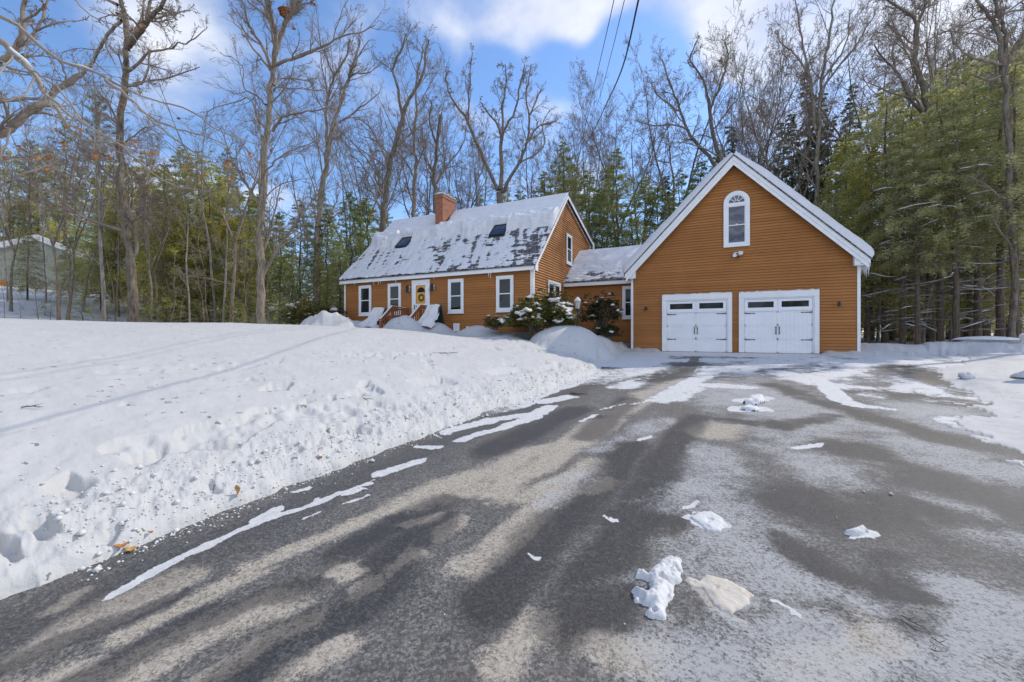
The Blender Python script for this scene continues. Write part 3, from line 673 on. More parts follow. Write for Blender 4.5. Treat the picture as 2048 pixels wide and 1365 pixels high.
# ---------------------------------------------------------------- cape house
HX0, HX1, HY0, HY1 = -18.02, -7.02, 16.05, 24.6
EVY, EVZ, RGY, RGZ, BKY, BKZ = 15.83, 4.53, 20.0, 8.70, 24.85, 7.12
house = thing('cape_house', 'orange clapboard cape house with snowy saltbox roof and brick chimney', 'house', (-12.5, 20.3, 1.8))
FS = (RGZ-EVZ)/(RGY-EVY); BS = (BKZ-RGZ)/(BKY-RGY)
ztop = lambda y: EVZ+FS*(y-EVY) if y < RGY else RGZ+BS*(y-RGY)
m = MB()
m.prism([(HY0+.004, 1.2), (HY1, 1.2), (HY1, ztop(HY1)-.2), (RGY, RGZ-.24), (HY0+.004, ztop(HY0)-.24)], HX0, HX1-.004, lambda p, q, t: (t, p, q))
siding_wall(m, fr_south(HY0), lambda z: HX0+.08, lambda z: HX1-.10, 1.70, 4.32)
def ylo(z): return max(HY0+.09, EVY+(z+.34-EVZ)/FS)
def yhi(z): return min(HY1-.05, RGY+(z+.28-RGZ)/BS)
siding_wall(m, fr_east(HX1), ylo, yhi, 1.70, RGZ-.36, lap=.046)
m.build('wall', M['siding'], house, fix=False)
m = MB(); m.box(HX0+.02, HX1-.02, HY0-.001, HY0+.3, .8, 1.68); m.box(HX1-.3, HX1-.0005, HY0+.31, HY1, .8, 1.68); m.build('foundation', M['concrete'], house)
for bx_ in ((HX1-.10, HX1+.052, HY0-.042, HY0+.085, 1.66, 4.44), (HX0-.022, HX0+.08, HY0-.042, HY0+.08, 1.66, 4.30), (HX1-.02, HX1+.052, HY1-.1, HY1+.02, 1.66, ztop(HY1)-.25)): m = MB(); m.box(*bx_); m.build('corner_board', M['white'], house, bevel=.004)
m = MB(); m.box(HX0-.2, HX1+.2, EVY+.0, EVY+.03, EVZ-.26, EVZ-.035); m.box(HX0-.2, HX1+.19, EVY+.031, HY0-.03, EVZ-.24, EVZ-.21); m.build('fascia', M['white'], house)
m = MB(); XR = HX1+.2
def rk(y0, y1, d0, d1, xa, xb): m.prism([(y0, ztop(y0+.001 if y0 >= RGY else y0)-d0), (y1, ztop(y1-.001 if y1 <= RGY else y1)-d0), (y1, ztop(y1-.001 if y1 <= RGY else y1)-d1), (y0, ztop(y0+.001 if y0 >= RGY else y0)-d1)], xa, xb, lambda p, q, t: (t, p, q))
rk(EVY, RGY, .06, .30, HX0-.2, HX0-.17); rk(RGY, BKY, .055, .24, HX0-.2, HX0-.17); m.build('rake_board', M['white'], house); m = MB()
rk(EVY, RGY, .06, .30, XR-.03, XR); rk(RGY, BKY, .055, .24, XR-.03, XR)
rk(EVY+.1, RGY, .29, .36, HX1+.001, HX1+.052); rk(RGY, BKY-.1, .23, .29, HX1+.001, HX1+.052)
m.box(HX1+.0525, XR-.031, EVY+.2, EVY+.3, EVZ-.1, EVZ-.05)
m.prism([(EVY-.0, EVZ-.05), (EVY+.28, EVZ+.2), (EVY+.28, EVZ-.32), (EVY-.0, EVZ-.27)], XR+.0005, XR+.02, lambda p, q, t: (t, p, q))
m.prism([(BKY+.02, BKZ-.05), (BKY-.3, BKZ+.05), (BKY-.3, BKZ-.45), (BKY+.02, BKZ-.38)], XR+.0005, XR+.02, lambda p, q, t: (t, p, q))
m.build('rake_board', M['white'], house)
m = MB(); xa, xb = HX0-.22, XR+.03
m.prism([(EVY-.04, EVZ-.04), (RGY, RGZ), (BKY+.05, BKZ-.016), (BKY+.05, BKZ-.07), (RGY, RGZ-.055), (EVY-.04, EVZ-.095)], xa, xb, lambda p, q, t: (t, p, q))
hroof = m.build('roof', M['shingle'], house)
W = math.hypot(RGY-EVY+.04, RGZ-EVZ+.04); U = xb-xa; q2 = math.sqrt(.5)
SKY = [(-16.05, -15.05), (-10.0, -9.28)]; SKY = [(-15.9, -15.12), (-10.0, -9.25)]
def hx_snow(u, w):
    x = xa+u; saw = 1-((w/.14) % 1.0)
    lip = 4.22 + .10*fbm(u*.9, u*0+.3, 120, 4) + .05*fbm(u*5, u*0, 121, 2) - .30*np.exp(-((x+9.9)/.45)**2) - .45*np.exp(-((x+16.2)/.22)**2) - .25*np.exp(-((x+12.5)/.8)**4)*0
    d = lip-w
    thin = .024+.006*saw+.006*fbm(u*2, w*6, 122, 3)
    heavy = (.30+.08*fbm(u*.8, w*1.2, 123, 3)+.05*fbm(u*5, w*5, 128, 3))*sm(d/.09)*(1-sm((d-.55-.45*fbm(u*1.0, w*0, 124, 3))/.75))
    lo = sm((d-.45)/.6)
    st = fbm(u*4.2+.9*w, w*.7, 125, 4); bl = fbm(u*.55, w*.8, 126, 4); hs = fbm(u*3.0, w*7.0, 127, 4, .65)
    cover = .24+.95*st+.42*bl+.95*hs + .28*(1-u/U) - .28*sm((u/U-.6)/.4) + .35*np.exp(-((w-.35)/.28)**2)*fbm(u*.6, w*0+2, 131, 2) - .25*sm((.14-w)/.1)
    cover = cover + .35*sm((w-2.6)/1.2)
    patch = .065*np.clip(cover, -.6, 1.0) + .030*(saw-.62)
    t = np.where(d < 0, thin, thin*(1-lo) + patch*lo + heavy)
    for a, b in SKY:
        t = np.where((x > a-.03) & (x < b+.03) & (w > 2.5) & (w < 3.52), -.05, t)
    e = np.minimum(np.minimum(u/.05, (U-u)/.05), 1); t = np.where(t > 0, t*np.sqrt(np.clip(e, 0, 1)), t)
    t = np.where((x > -14.2) & (x < -13.55) & (w > 4.0) & (w < 5.2), -.02, t)
    return np.clip(t, -.012, 1)+.0
slope_snow('roof_snow', (xa, EVY-.04, EVZ-.04), (1, 0, 0), (0, q2, q2), (0, -q2, q2), U, W, hx_snow, M['snow_roof'], hroof, .036)
WB = math.hypot(BKY-RGY+.05, BKZ-RGZ); bn = (BKY-RGY, BKZ-RGZ); bl_ = math.hypot(*bn)
slope_snow('roof_snow', (xa, RGY, RGZ), (1, 0, 0), (0, bn[0]/bl_, bn[1]/bl_), (0, -bn[1]/bl_, bn[0]/bl_), U, WB,
           lambda u, w: (.03+.12*sm((w-.3)/1))*np.sqrt(np.clip(np.minimum(np.minimum(u/.1, (U-u)/.1), np.minimum((WB-w)/.1, 1)), 0, 1)), M['snow_roof'], hroof, .12)
for k, (a, b) in enumerate(SKY):
    m = MB(); w0, w1 = 2.56, 3.46
    P = lambda u, w, n: (u, EVY-.04+q2*w-q2*n, EVZ-.04+q2*w+q2*n)
    f = lambda a_, b_, c0, c1, n0, n1: m.box(a_, b_, n0, n1, c0, c1, lambda u, n, w: P(u, w, n))
    f(a, a+.05, w0, w1, -.01, .12); f(b-.05, b, w0, w1, -.01, .12); f(a+.05, b-.05, w0, w0+.06, -.01, .12); f(a+.05, b-.05, w1-.06, w1, -.01, .12)
    s = m.build('skylight', M['black'], hroof)
    m = MB(); f(a+.05, b-.05, w0+.06, w1-.06, .0, .10); m.build('pane', M['glass_sky'], house, label='dark skylight pane in the snowy roof')
# chimney
m = MB(); cx0, cx1, cy0, cy1 = -14.12, -13.62, 18.80, 20.02
m.box(cx0, cx1, cy0, cy1, 6.9, 9.26); m.box(cx0-.03, cx1+.03, cy0-.03, cy1+.03, 9.14, 9.30)
ch = m.build('chimney', M['brick'], house)
m = MB(); m.box(cx0-.05, cx1+.05, cy0-.05, cy1+.05, 9.305, 9.36); m.build('chimney_cap', M['concrete'], ch)
m = MB()
for k in range(4):
    m.blob((cx0+.25, cy0+.15+.31*k, 9.37), (.32, .24, .07), k, .15, 12)
m.build('chimney_snow', M['snow_roof'], ch, smooth=True)
m = MB(); m.lathe([(.09, 0), (.09, .22), (.14, .22), (.02, .3)], (-13.87, 19.65, 9.36), 12); m.build('flue', M['gray_metal'], ch)
m = MB(); m.bar((cx1+.003, cy0-.1, 7.42), (cx1+.003, cy1-.02, 8.66), .02, .18); m.build('flashing', M['black'], ch)
for u0, u1, a, b in ((-16.94, -16.07, 2.57, 4.14), (-14.94, -14.10, 2.57, 4.14), (-11.28, -10.43, 2.57, 4.14), (-8.74, -7.90, 2.57, 4.13)):
    window(house, fr_south(HY0-.032), u0, u1, a, b)
# front door
fs = fr_south(HY0-.034); m = MB(); d0, d1, dzt = -13.40, -12.33, 4.21
m.box(d0, d0+.14, 0, .05, 1.95, dzt-.16, fs); m.box(d1-.14, d1, 0, .05, 1.95, dzt-.16, fs); m.box(d0, d1, 0, .055, dzt-.16, dzt, fs); m.build('door_casing', M['white'], house, bevel=.004)
m = MB(); m.box(d0+.14, d1-.14, -.02, .005, 1.95, dzt-.16, fs); dr = m.build('front_door', M['yellow_door'], house)
m = MB(); a0, a1, b0, b1 = d0+.145, d1-.145, 1.96, dzt-.165
m.box(a0, a0+.10, .02, .05, b0, b1, fs); m.box(a1-.10, a1, .02, .05, b0, b1, fs); m.box(a0+.1, a1-.1, .02, .05, b1-.09, b1, fs); m.box(a0+.1, a1-.1, .02, .05, 2.98, 3.06, fs); m.box(a0+.1, a1-.1, .02, .05, b0, 2.2, fs)
m.build('storm_frame', M['vinyl'], dr)
m = MB(); n = 12; uc2 = (d0+d1)/2+.0; m.prism([(uc2+.24*math.cos(math.pi*k/n), 3.62+.24*math.sin(math.pi*k/n)) for k in range(n+1)], .0055, .012, lambda p, q, t: fs(p, t, q)); m.build('fanlight', M['glass'], dr)
m = MB()
for k in range(26):
    a = k*2*math.pi/26; m.blob((uc2+.02+.14*math.cos(a), HY0-.06, 3.36+.14*math.sin(a)), (.04, .02, .04), k, .3, 6)
wr = m.build('wreath', M['rhodo'], None); tag(wr, 'small green wreath hanging on the yellow front door', 'wreath')
m = MB(); m.box(a0+.03, a0+.05, .05, .08, 2.78, 3.02, fs); m.build('door_handle', M['black'], dr)
for s_, px_, lab in ((-1, -13.62, 'black carriage lamp with twiggy swag left of the front door'), (1, -12.14, 'black carriage lamp with twiggy swag right of the front door')):
    t = thing('carriage_lamp', lab, 'lamp', (px_, HY0-.02, 3.8), group='carriage lamps flanking the front door')
    m = MB(); m.box(-.07, .07, -.03, 0, -.1, .14); m.build('back_plate', M['vinyl'], t, local=True)
    m = MB(); m.lathe([(.02, .18), (.085, .10), (.085, .09), (.065, .08)], (0, -.14, 0), 6); m.lathe([(.055, -.13), (.03, -.16)], (0, -.14, 0), 6)
    for k in range(6): a = k*math.pi/3; m.bar((.065*math.cos(a), -.14+.065*math.sin(a), .09), (.052*math.cos(a), -.14+.052*math.sin(a), -.13), .012)
    m.tube([(0, 0, .08), (0, -.06, .2), (0, -.14, .18)], .01, 5); m.build('lantern_cage', M['black'], t, local=True)
    m = MB(); m.lathe([(.055, .08), (.045, -.12)], (0, -.14, 0), 6); m.build('lantern_glass', M['glass'], t, local=True)
    m = MB(); rg = random.Random(8+s_)
    for k in range(26):
        a = rg.uniform(0, 2*math.pi); L = rg.uniform(.12, .27); m.tube([(0, -.08, .0), (L*.5*math.cos(a), -.1, L*.5*math.sin(a)-.04), (L*math.cos(a)*1.1, -.07, L*math.sin(a)*.8-.05)], [.006, .005, .003], 3)
    m.build('twig_swag', M['bark_dark'], t, local=True)
m = MB(); m.box(-10.97, -10.65, .0, .07, 1.72, 2.10, fs); v = m.build('vent_hood', M['vinyl'], house, bevel=.01)
m = MB(); m.lathe([(.045, 0), (.045, .01)], (0, 0, 0), 12); m.v = [(-10.81+a, HY0-.085-c, 1.90+b) for a, b, c in m.v]; m.build('vent_hole', M['black'], v)
m = MB(); m.box(-10.27, -10.15, .0, .06, 1.86, 1.95, fs); m.build('outlet_box', M['vinyl'], house, bevel=.006)
rg = random.Random(9)
for x in (-15.75, -15.45, -15.3, -14.3, -12.0, -9.05, -8.95, -17.1):
    m = MB(); L = rg.uniform(.12, .3); m.tube([(x, EVY+.02, EVZ-.25), (x+.01, EVY+.02, EVZ-.25-L*.5), (x+.005, EVY+.02, EVZ-.25-L)], [.014, .009, .002], 5); m.build('icicle', M['icicle'], house)
fe = fr_east(HX1+.045)
window(house, fe, 20.18, 21.02, 5.2, 6.75, .10)
# sliding door on the right gable
m = MB(); s0, s1 = 17.62, 19.25; m.box(s0, s0+.09, 0, .05, 1.9, 4.07, fe); m.box(s1-.09, s1, 0, .05, 1.9, 4.07, fe); m.box(s0+.09, s1-.09, 0, .05, 3.97, 4.07, fe); m.box((s0+s1)/2-.05, (s0+s1)/2+.05, 0, .045, 1.9, 3.97, fe)
sd = m.build('patio_door', M['white'], house, bevel=.004)
m = MB()
for a, b in ((s0+.09, (s0+s1)/2-.05), ((s0+s1)/2+.05, s1-.09)): m.box(a, a+.05, 0, .03, 1.95, 3.97, fe); m.box(b-.05, b, 0, .03, 1.95, 3.97, fe); m.box(a+.05, b-.05, 0, .03, 3.90, 3.97, fe); m.box(a+.05, b-.05, 0, .03, 2.98, 3.02, fe)
m.build('door_sash', M['vinyl'], sd)
for a, b in ((s0+.09, (s0+s1)/2-.05), ((s0+s1)/2+.05, s1-.09)): m = MB(); m.box(a+.049, b-.049, -.01, .015, 1.95, 3.9, fe); m.build('pane', M['glass'], sd)
# ---------------------------------------------------------------- connector
LY = 20.07
con = thing('connector_wing', 'low orange clapboard wing with snowy roof joining house and garage', 'house wing', (-5.3, 21.5, 1.0))
m = MB(); m.prism([(LY+.004, .7), (25, .7), (25, 4.1), (22.56, 6.0), (LY+.004, 4.05)], HX1+.03, GX0-.03, lambda p, q, t: (t, p, q))
siding_wall(m, fr_south(LY), lambda z: HX1+.035, lambda z: GX0-.03, 1.22, 4.08)
m.build('wall', M['siding'], con, fix=False)
m = MB(); m.box(HX1+.04, GX0-.04, LY-.004, LY+.2, .6, 1.21); m.build('foundation', M['concrete'], con)
LE, LZ = 19.80, 4.22; LS = (6.16-LZ)/(22.56-LE)
m = MB(); m.prism([(LE-.03, LZ-.02), (22.56, 6.16), (25.2, 6.16-LS*2.6), (25.2, 6.1-LS*2.6), (22.56, 6.1), (LE-.03, LZ-.08)], HX1+.035, GX0-.035, lambda p, q, t: (t, p, q)); lroof = m.build('roof', M['shingle'], con)
m = MB(); m.box(HX1+.036, GX0-.036, LE, LE+.03, LZ-.25, LZ-.06); m.box(HX1+.036, GX0-.036, LE+.031, LY-.018, LZ-.23, LZ-.20); m.build('fascia', M['white'], con)
LW = math.hypot(22.56-LE+.03, 6.16-LZ+.02); lu = (22.56-LE+.03)/LW; lv = (6.18-LZ)/LW; LU = GX0-HX1-.06
def lsnow(u, w):
    saw = 1-((w/.14) % 1.0)
    thick = .03+.10*sm((w-1.3+.5*fbm(u*.8, w*.4, 140, 3))/.8)+.05*np.clip(fbm(u*1.4, w*1.4, 143, 3), 0, 1)
    cov = .25+.9*fbm(u*1.6, w*3.2, 141, 4)+.6*fbm(u*5, w*6, 142, 3)+.5*sm((w-.8)/1)-.35*sm((.25-w)/.25)
    t = np.where(w < 1.7, np.minimum(.05*cov+.02*(saw-.5), .2)+thick*sm((w-.7)/1.0), thick)
    return np.clip(t, -.012, 1)
slope_snow('roof_snow', (HX1+.03, LE-.03, LZ-.02), (1, 0, 0), (0, lu, lv), (0, -lv, lu), LU, LW, lsnow, M['snow_roof'], lroof, .04)
slope_snow('roof_snow', (HX1+.03, 22.56, 6.16), (1, 0, 0), (0, .8, -.57), (0, .57, .8), LU, 3.0, lambda u, w: .14+0*u, M['snow_roof'], lroof, .2)
window(con, fr_south(LY-.032), -4.13, -3.60, 2.33, 3.87, .10)
# ================================================================== things by the house
st = thing('entry_steps', 'stained cedar landing and steps with railings at the yellow front door', 'steps', (-12.85, 15.2, 1.75))
m = MB(); XL, XRr = -13.68, -12.03
m.box(XL-.05, XRr+.05, 14.88, HY0-.05, 1.84, 1.92)
for k in range(3): m.box(XL, XRr, 14.18+.24*k, 14.44+.24*k, 1.42+.14*k, 1.47+.14*k)
m.build('deck', M['rail_wood'], st)
for X_ in (XL, XRr):
    m = MB()
    for y, z0, z1 in ((14.18, 1.35, 2.20), (14.90, 1.5, 2.88), (15.94, 1.5, 2.82)): m.box(X_-.045, X_+.045, y-.045, y+.045, z0, z1)
    m.bar((X_, 14.12, 2.24), (X_, 14.92, 2.92), .12, .035); m.bar((X_, 14.92, 2.90), (X_, 16.0, 2.85), .12, .035)
    m.bar((X_, 14.2, 2.14), (X_, 14.9, 2.78), .04, .08); m.bar((X_, 14.95, 2.82), (X_, 15.9, 2.76), .04, .08)
    m.bar((X_, 14.2, 1.62), (X_, 14.9, 2.02), .04, .08); m.bar((X_, 14.95, 2.02), (X_, 15.9, 2.02), .04, .08)
    rail = m.build('railing', M['rail_wood'], st)
    m = MB()
    for k in range(4): y = 14.31+.14*k; f = (y-14.2)/.7; m.box(X_-.018, X_+.018, y-.018, y+.018, 1.62+.4*f, 2.14+.64*f)
    for k in range(7): y = 15.02+.13*k; m.box(X_-.018, X_+.018, y-.018, y+.018, 2.0, 2.8)
    m.build('baluster', M['rail_wood'], rail)
    m = MB(); m.bar((X_, 14.15, 2.285), (X_, 14.9, 2.935), .09, .03); m.bar((X_, 14.95, 2.93), (X_, 15.9, 2.88), .08, .025); m.build('rail_snow', M['snow_clean'], rail)
m = MB(); m.blob((-12.85, 15.4, 1.92), (.75, .5, .10), 3, .12, 14, .1); m.build('step_snow', M['snow_clean'], st, smooth=True)
def aframe(cx, y0, zb, zt, wd, lean, label):
    t = thing('shrub_shelter', label, 'shrub cover', (cx, y0, zb), group='dark shrub shelters draped in snow beside the steps')
    m = MB(); h = zt-zb
    for x in (-wd/2, wd/2-.05):
        m.bar((x+.025+lean*.5, -.35, 0), (x+.025+lean, .15, h), .05, .05); m.bar((x+.025+lean*.5, .55, 0), (x+.025+lean, .15, h), .05, .05)
    m.prism([(-.33, .02), (.15, h), (.53, .02), (.50, .02), (.15, h-.06), (-.30, .02)], -wd/2, wd/2, lambda p, q, s: (s+lean*(.5+.5*q/h), p, q))
    m.build('cover', M['green_sheet'], t, local=True)
    nu, nw = 22, 34; u = np.linspace(-wd/2-.04, wd/2-.03, nu); w = np.linspace(0, 1.05, nw); U_, W_ = np.meshgrid(u, w)
    U_ = U_+.07*fbm(U_*0+cx, W_*3.5, 7, 3)*np.sign(U_)+.03*fbm(U_*5, W_*9, 8, 3); W_ = W_+.05*fbm(U_*5, W_*2+cx, 9, 3); th = .13+.20*(1-W_)**2+.07*fbm(U_*5, W_*4, int(cx*10) % 99, 4)
    edge = np.minimum(np.minimum((U_-u[0])/.08, (u[-1]-U_)/.08), np.minimum((1.05-W_)/.08, 1)); th = th*np.sqrt(np.clip(edge, 0, 1))-.02
    flare = 1+.75*(1-W_)**2.5
    P = np.stack([U_*flare+lean*(.5+.5*W_), -.33+.48*W_-th*.9-.25*(1-W_)**3, h*W_+th*.4], -1).reshape(-1, 3)
    i = np.arange(nw-1)[:, None]; j = np.arange(nu-1)[None, :]
    Fq = np.stack([i*nu+j, i*nu+j+1, (i+1)*nu+j+1, (i+1)*nu+j], -1).reshape(-1, 4)
    o = link('snow_drape', np_mesh('snow_drape', P, Fq, True), M['snow_clean'], t)
aframe(-15.0, 15.1, 1.8, 2.86, .75, .25, 'dark shelter draped in snow left of the cedar steps'); aframe(-11.55, 15.0, 1.8, 2.9, .7, .15, 'dark green shelter draped in snow right of the cedar steps')
# lamp post
lx, ly = -5.22, 16.5
t = thing('lamp_post', 'white lantern on a dark post between the snowy rhododendrons', 'lamp post', (lx, ly, 1.2))
m = MB(); m.tube([(0, 0, 0), (0, 0, 1.42)], .03, 10); m.tube([(0, 0, 1.40), (0, 0, 1.44)], .06, 10); m.bar((-.14, 0, 1.36), (.14, 0, 1.36), .02); m.build('post', M['black'], t, local=True)
m = MB()
for k in range(6):
    a = k*math.pi/3+.3; m.bar((.07*math.cos(a), .07*math.sin(a), 1.46), (.12*math.cos(a), .12*math.sin(a), 1.73), .014)
m.lathe([(.04, 1.43), (.085, 1.455), (.075, 1.47)], (0, 0, 0), 6); m.lathe([(.14, 1.725), (.15, 1.745), (.05, 1.86), (.015, 1.875), (.02, 1.9), (.0, 1.92)], (0, 0, 0), 6)
m.build('lantern', M['white_dull'], t, local=True)
m = MB(); m.lathe([(.06, 1.47), (.105, 1.72)], (0, 0, 0), 6); m.build('lantern_glass', plain('frosted_glass', (.55, .56, .52), .3, .1), t, local=True)
m = MB(); m.lathe([(.155, 1.75), (.15, 1.775), (.06, 1.89), (.0, 1.93)], (0, 0, 0), 10); m.build('snow_cap', M['snow_clean'], t, smooth=True, local=True)
# post at the right edge of the drive
gx, gy, gzz = on_ground(2066, 757)
t = thing('snow_capped_post', 'white post under a snow cap at the right edge of the driveway', 'post', (gx, gy, gzz-.1))
m = MB(); m.box(-.09, .09, -.09, .09, 0, .86); m.box(-.12, .12, -.12, .12, .84, .92); m.box(-.11, .11, -.11, .11, 0, .16); m.build('post_body', M['white'], t, local=True, bevel=.01)
m = MB(); m.blob((0, 0, .93), (.21, .2, .14), 7, .08, 14, .35); m.build('snow_cap', M['snow_clean'], t, local=True, smooth=True); m = MB(); m.blob((-.05, -.05, .12), (.3, .3, .14), 9, .1, 14, .2); m.build('snow_cap', M['snow_clean'], t, local=True, smooth=True)
# low covered pile at the right
t = thing('covered_woodpile', 'low woodpile under a pale tarp and snow at the edge of the right woods', 'woodpile', (9.6, 23.6, .95))
m = MB(); m.prism([(-1.0, -.1), (1.0, -.1), (.95, .3), (.7, .42), (-.7, .45), (-1.0, .3)], -.5, .5, lambda p, q, s: (p, s, q)); m.build('tarp', plain('grey_tarp', (.30, .30, .30), .7, .2), t, local=True, bevel=.05)
m = MB(); m.blob((0, -.05, .42), (1.02, .55, .14), 12, .06, 20, .3); m.build('snow_blanket', M['snow_clean'], t, smooth=True, local=True)
# snow chunks on the driveway
def chunk(name, pts, h, label, cat='snow chunk', mat='snow_clean', seed=1, amp=.5, group=None, res=.008, ripple=0):
    """a slab of snow whose outline stands at these spots on the drive"""
    P = np.array([on_drive(*p) for p in pts]); c = P.mean(0)
    x0, y0 = P.min(0)-.05; x1, y1 = P.max(0)+.05
    nx = max(8, int((x1-x0)/res)); ny = max(8, int((y1-y0)/res)); xx, yy = np.meshgrid(np.linspace(x0, x1, nx), np.linspace(y0, y1, ny))
    qx = xx+.018*fbm(xx*18, yy*18, seed, 3); qy = yy+.018*fbm(xx*18, yy*18, seed+5, 3)
    inside = np.zeros(xx.shape, bool); dist = np.full(xx.shape, 9.)
    for (ax, ay), (bx, by) in zip(P, np.roll(P, -1, 0)):
        cond = ((ay > qy) != (by > qy)) & (qx < (bx-ax)*(qy-ay)/(by-ay+1e-12)+ax); inside ^= cond
        L = (bx-ax)**2+(by-ay)**2+1e-12; tt = np.clip(((qx-ax)*(bx-ax)+(qy-ay)*(by-ay))/L, 0, 1); dist = np.minimum(dist, np.hypot(qx-ax-tt*(bx-ax), qy-ay-tt*(by-ay)))
    s = np.where(inside, dist, -dist)
    z = h*np.sqrt(np.clip(s/.035, 0, 1))*(1+amp*1.3*fbm(xx*16, yy*16, seed+9, 5, .65)+amp*.7*np.abs(fbm(xx*45, yy*45, seed+19, 3, .7))) - .012*(s < 0)
    z = np.where(s > 0, np.maximum(z-h*.8*sm((fbm(xx*13, yy*13, seed+3, 3)-.25)/.2), .004), z)
    if ripple: z = z + np.where(s > .01, .003*np.sin((xx*.9+yy*.5)*2*math.pi/.03+3*fbm(xx*8, yy*8, 3, 3)), 0)
    zz = drive_z(yy)+z
    keepq = (s[:-1, :-1] > -.02) & (s[1:, 1:] > -.02) & (s[1:, :-1] > -.02) & (s[:-1, 1:] > -.02)
    i, j = np.nonzero(keepq); Fq = np.stack([i*nx+j, i*nx+j+1, (i+1)*nx+j+1, (i+1)*nx+j], -1)
    V = np.stack([xx-c[0], yy-c[1], zz-drive_z(c[1])], -1).reshape(-1, 3); us = np.unique(Fq); rm = np.zeros(len(V), int); rm[us] = np.arange(len(us))
    o = link(name, np_mesh(name, V[us], rm[Fq], True), M[mat]); o.location = (c[0], c[1], float(drive_z(c[1])))
    return tag(o, label, cat, group)
c4 = lambda L: [(1100+x*.4629, 980+y*.4629) for x, y in L]
chunk('snow_chunk', c4([(560, 300), (580, 345), (560, 395), (530, 440), (525, 490), (500, 510), (500, 558), (440, 555), (410, 535), (430, 510), (370, 490), (345, 440), (375, 430), (420, 455), (440, 440), (420, 400), (370, 385), (375, 355), (410, 360), (425, 375), (480, 305)]), .042,
      'thick jagged chunk of white snow lying on the near driveway', seed=5)
M['sandy_snow'] = mat_snow('sandy_snow', (.62, .56, .48), False)
chunk('snow_patch', c4([(580, 390), (600, 378), (650, 392), (675, 368), (760, 385), (850, 430), (880, 465), (850, 495), (790, 540), (720, 515), (690, 470), (660, 430), (610, 425)]), .014,
      'flat sandy tyre-printed snow patch right of the jagged chunk', 'snow patch', 'sandy_snow', 15, .5)
chunk('snow_patch', c4([(600, 120), (640, 98), (700, 95), (745, 125), (765, 155), (735, 178), (690, 178), (640, 145)]), .016, 'oval packed snow patch with a boot print on the driveway', 'snow patch', 'snow_clean', 25, .3)
chunk('snow_lump', c4([(1265, 195), (1330, 170), (1350, 165), (1385, 192), (1330, 203)]), .05, 'small peaked snow lump alone on the right of the driveway', 'snow lump', 'snow_clean', 35, .2)
chunk('snow_lump', [(1484, 808), (1500, 797), (1528, 795), (1530, 806), (1515, 811)], .07, 'low snow lump in the middle of the far driveway', 'snow lump', 'snow_clean', 45, .2, res=.03)
chunk('snow_lump', [(1478, 820), (1495, 813), (1520, 819), (1515, 824)], .05, 'thin snow lump just below another one on the far driveway', 'snow lump', 'snow_clean', 46, .2, res=.03)
gcx = on_ground(1934, 757)
m = MB(); m.blob((gcx[0], gcx[1], gcx[2]+.03), (.14, .12, .08), 4, .25, 12); o = m.build('snow_ball', M['snow_clean'], None, smooth=True); tag(o, 'loose snow clod on the shaded snow right of the driveway', 'snow clod')
# crumbs of snow along the ploughed edge and scattered on the asphalt
rngc = np.random.default_rng(5); nC = 3600
cy_ = rngc.uniform(.2, 1, nC)**1.6*14.5; ex_ = np.interp(cy_, EY, EX); off_ = rngc.normal(size=nC)*.30-.20; cx_ = ex_-.0+off_*np.where(off_ > 0, .45, 1.0)
cx_[-260:] = rngc.uniform(-3.2, 4, 260); cy_[-260:] = rngc.uniform(1.5, 14, 260)
cr_ = rngc.uniform(.004, .013, nC)*(1+1.6*(rngc.random(nC) < .07)); cr_ = np.where(cx_ > ex_+.25, cr_*.7, cr_); cz_ = np.maximum(ground_z(cx_, cy_), drive_z(cy_))+cr_*.4
octv = np.array([(1, 0, 0), (0, 1, 0), (-1, 0, 0), (0, -1, 0), (0, 0, 1), (0, 0, -1)], float); octf = np.array([(0, 1, 4), (1, 2, 4), (2, 3, 4), (3, 0, 4), (1, 0, 5), (2, 1, 5), (3, 2, 5), (0, 3, 5)])
VV = octv[None]*rngc.uniform(.6, 1.35, (nC, 6, 1))*cr_[:, None, None]; rz_ = rngc.random(nC)*6.28; VV = np.stack([VV[..., 0]*np.cos(rz_)[:, None]-VV[..., 1]*np.sin(rz_)[:, None], VV[..., 0]*np.sin(rz_)[:, None]+VV[..., 1]*np.cos(rz_)[:, None], VV[..., 2]*.8], -1)+np.stack([cx_, cy_, cz_], -1)[:, None]
FF = (octf[None]+6*np.arange(nC)[:, None, None]).reshape(-1, 3)
o = link('snow_crumbs', np_mesh('snow_crumbs', VV.reshape(-1, 3), FF), M['snow_clean']); tag(o, 'small crumbs of ploughed snow strewn along the left edge of the driveway', 'snow crumbs', kind='stuff')
# twigs and leaves lying about
def twig(px, py, L, ang, label, r=.006, n=2, seed=0):
    x, y, z = on_ground(px, py); 
    if -3.6 < x < 4: z = float(drive_z(y))
    rg = random.Random(seed+px); m = MB(); ca, sa = math.cos(ang), math.sin(ang)
    pts = [(x+ca*L*k/4+rg.uniform(-.1, .1)*L*.5*(-sa), y+sa*L*k/4+rg.uniform(-.1, .1)*L*.5*ca, z+.012+rg.uniform(0, .012)) for k in range(-2, 3)]
    m.tube(pts, [r, r, r*.8, r*.6, r*.3], 5)
    for k in range(n):
        b = pts[1+k % 3]; a2 = ang+rg.choice([-1, 1])*rg.uniform(.5, 1.1); m.tube([b, (b[0]+math.cos(a2)*L*.16, b[1]+math.sin(a2)*L*.16, b[2]+.01), (b[0]+math.cos(a2)*L*.3, b[1]+math.sin(a2)*L*.3, b[2]+.02)], [r*.6, r*.45, r*.2], 4)
    o = m.build('fallen_twig', M['bark_dark'], None); tag(o, label, 'twig')
twig(1828, 1280, .11, -.9, 'forked dark twig at the lower right of the driveway', .0035)
twig(1878, 1318, .07, -1.1, 'short dark twig below the forked one at the lower right', .003)
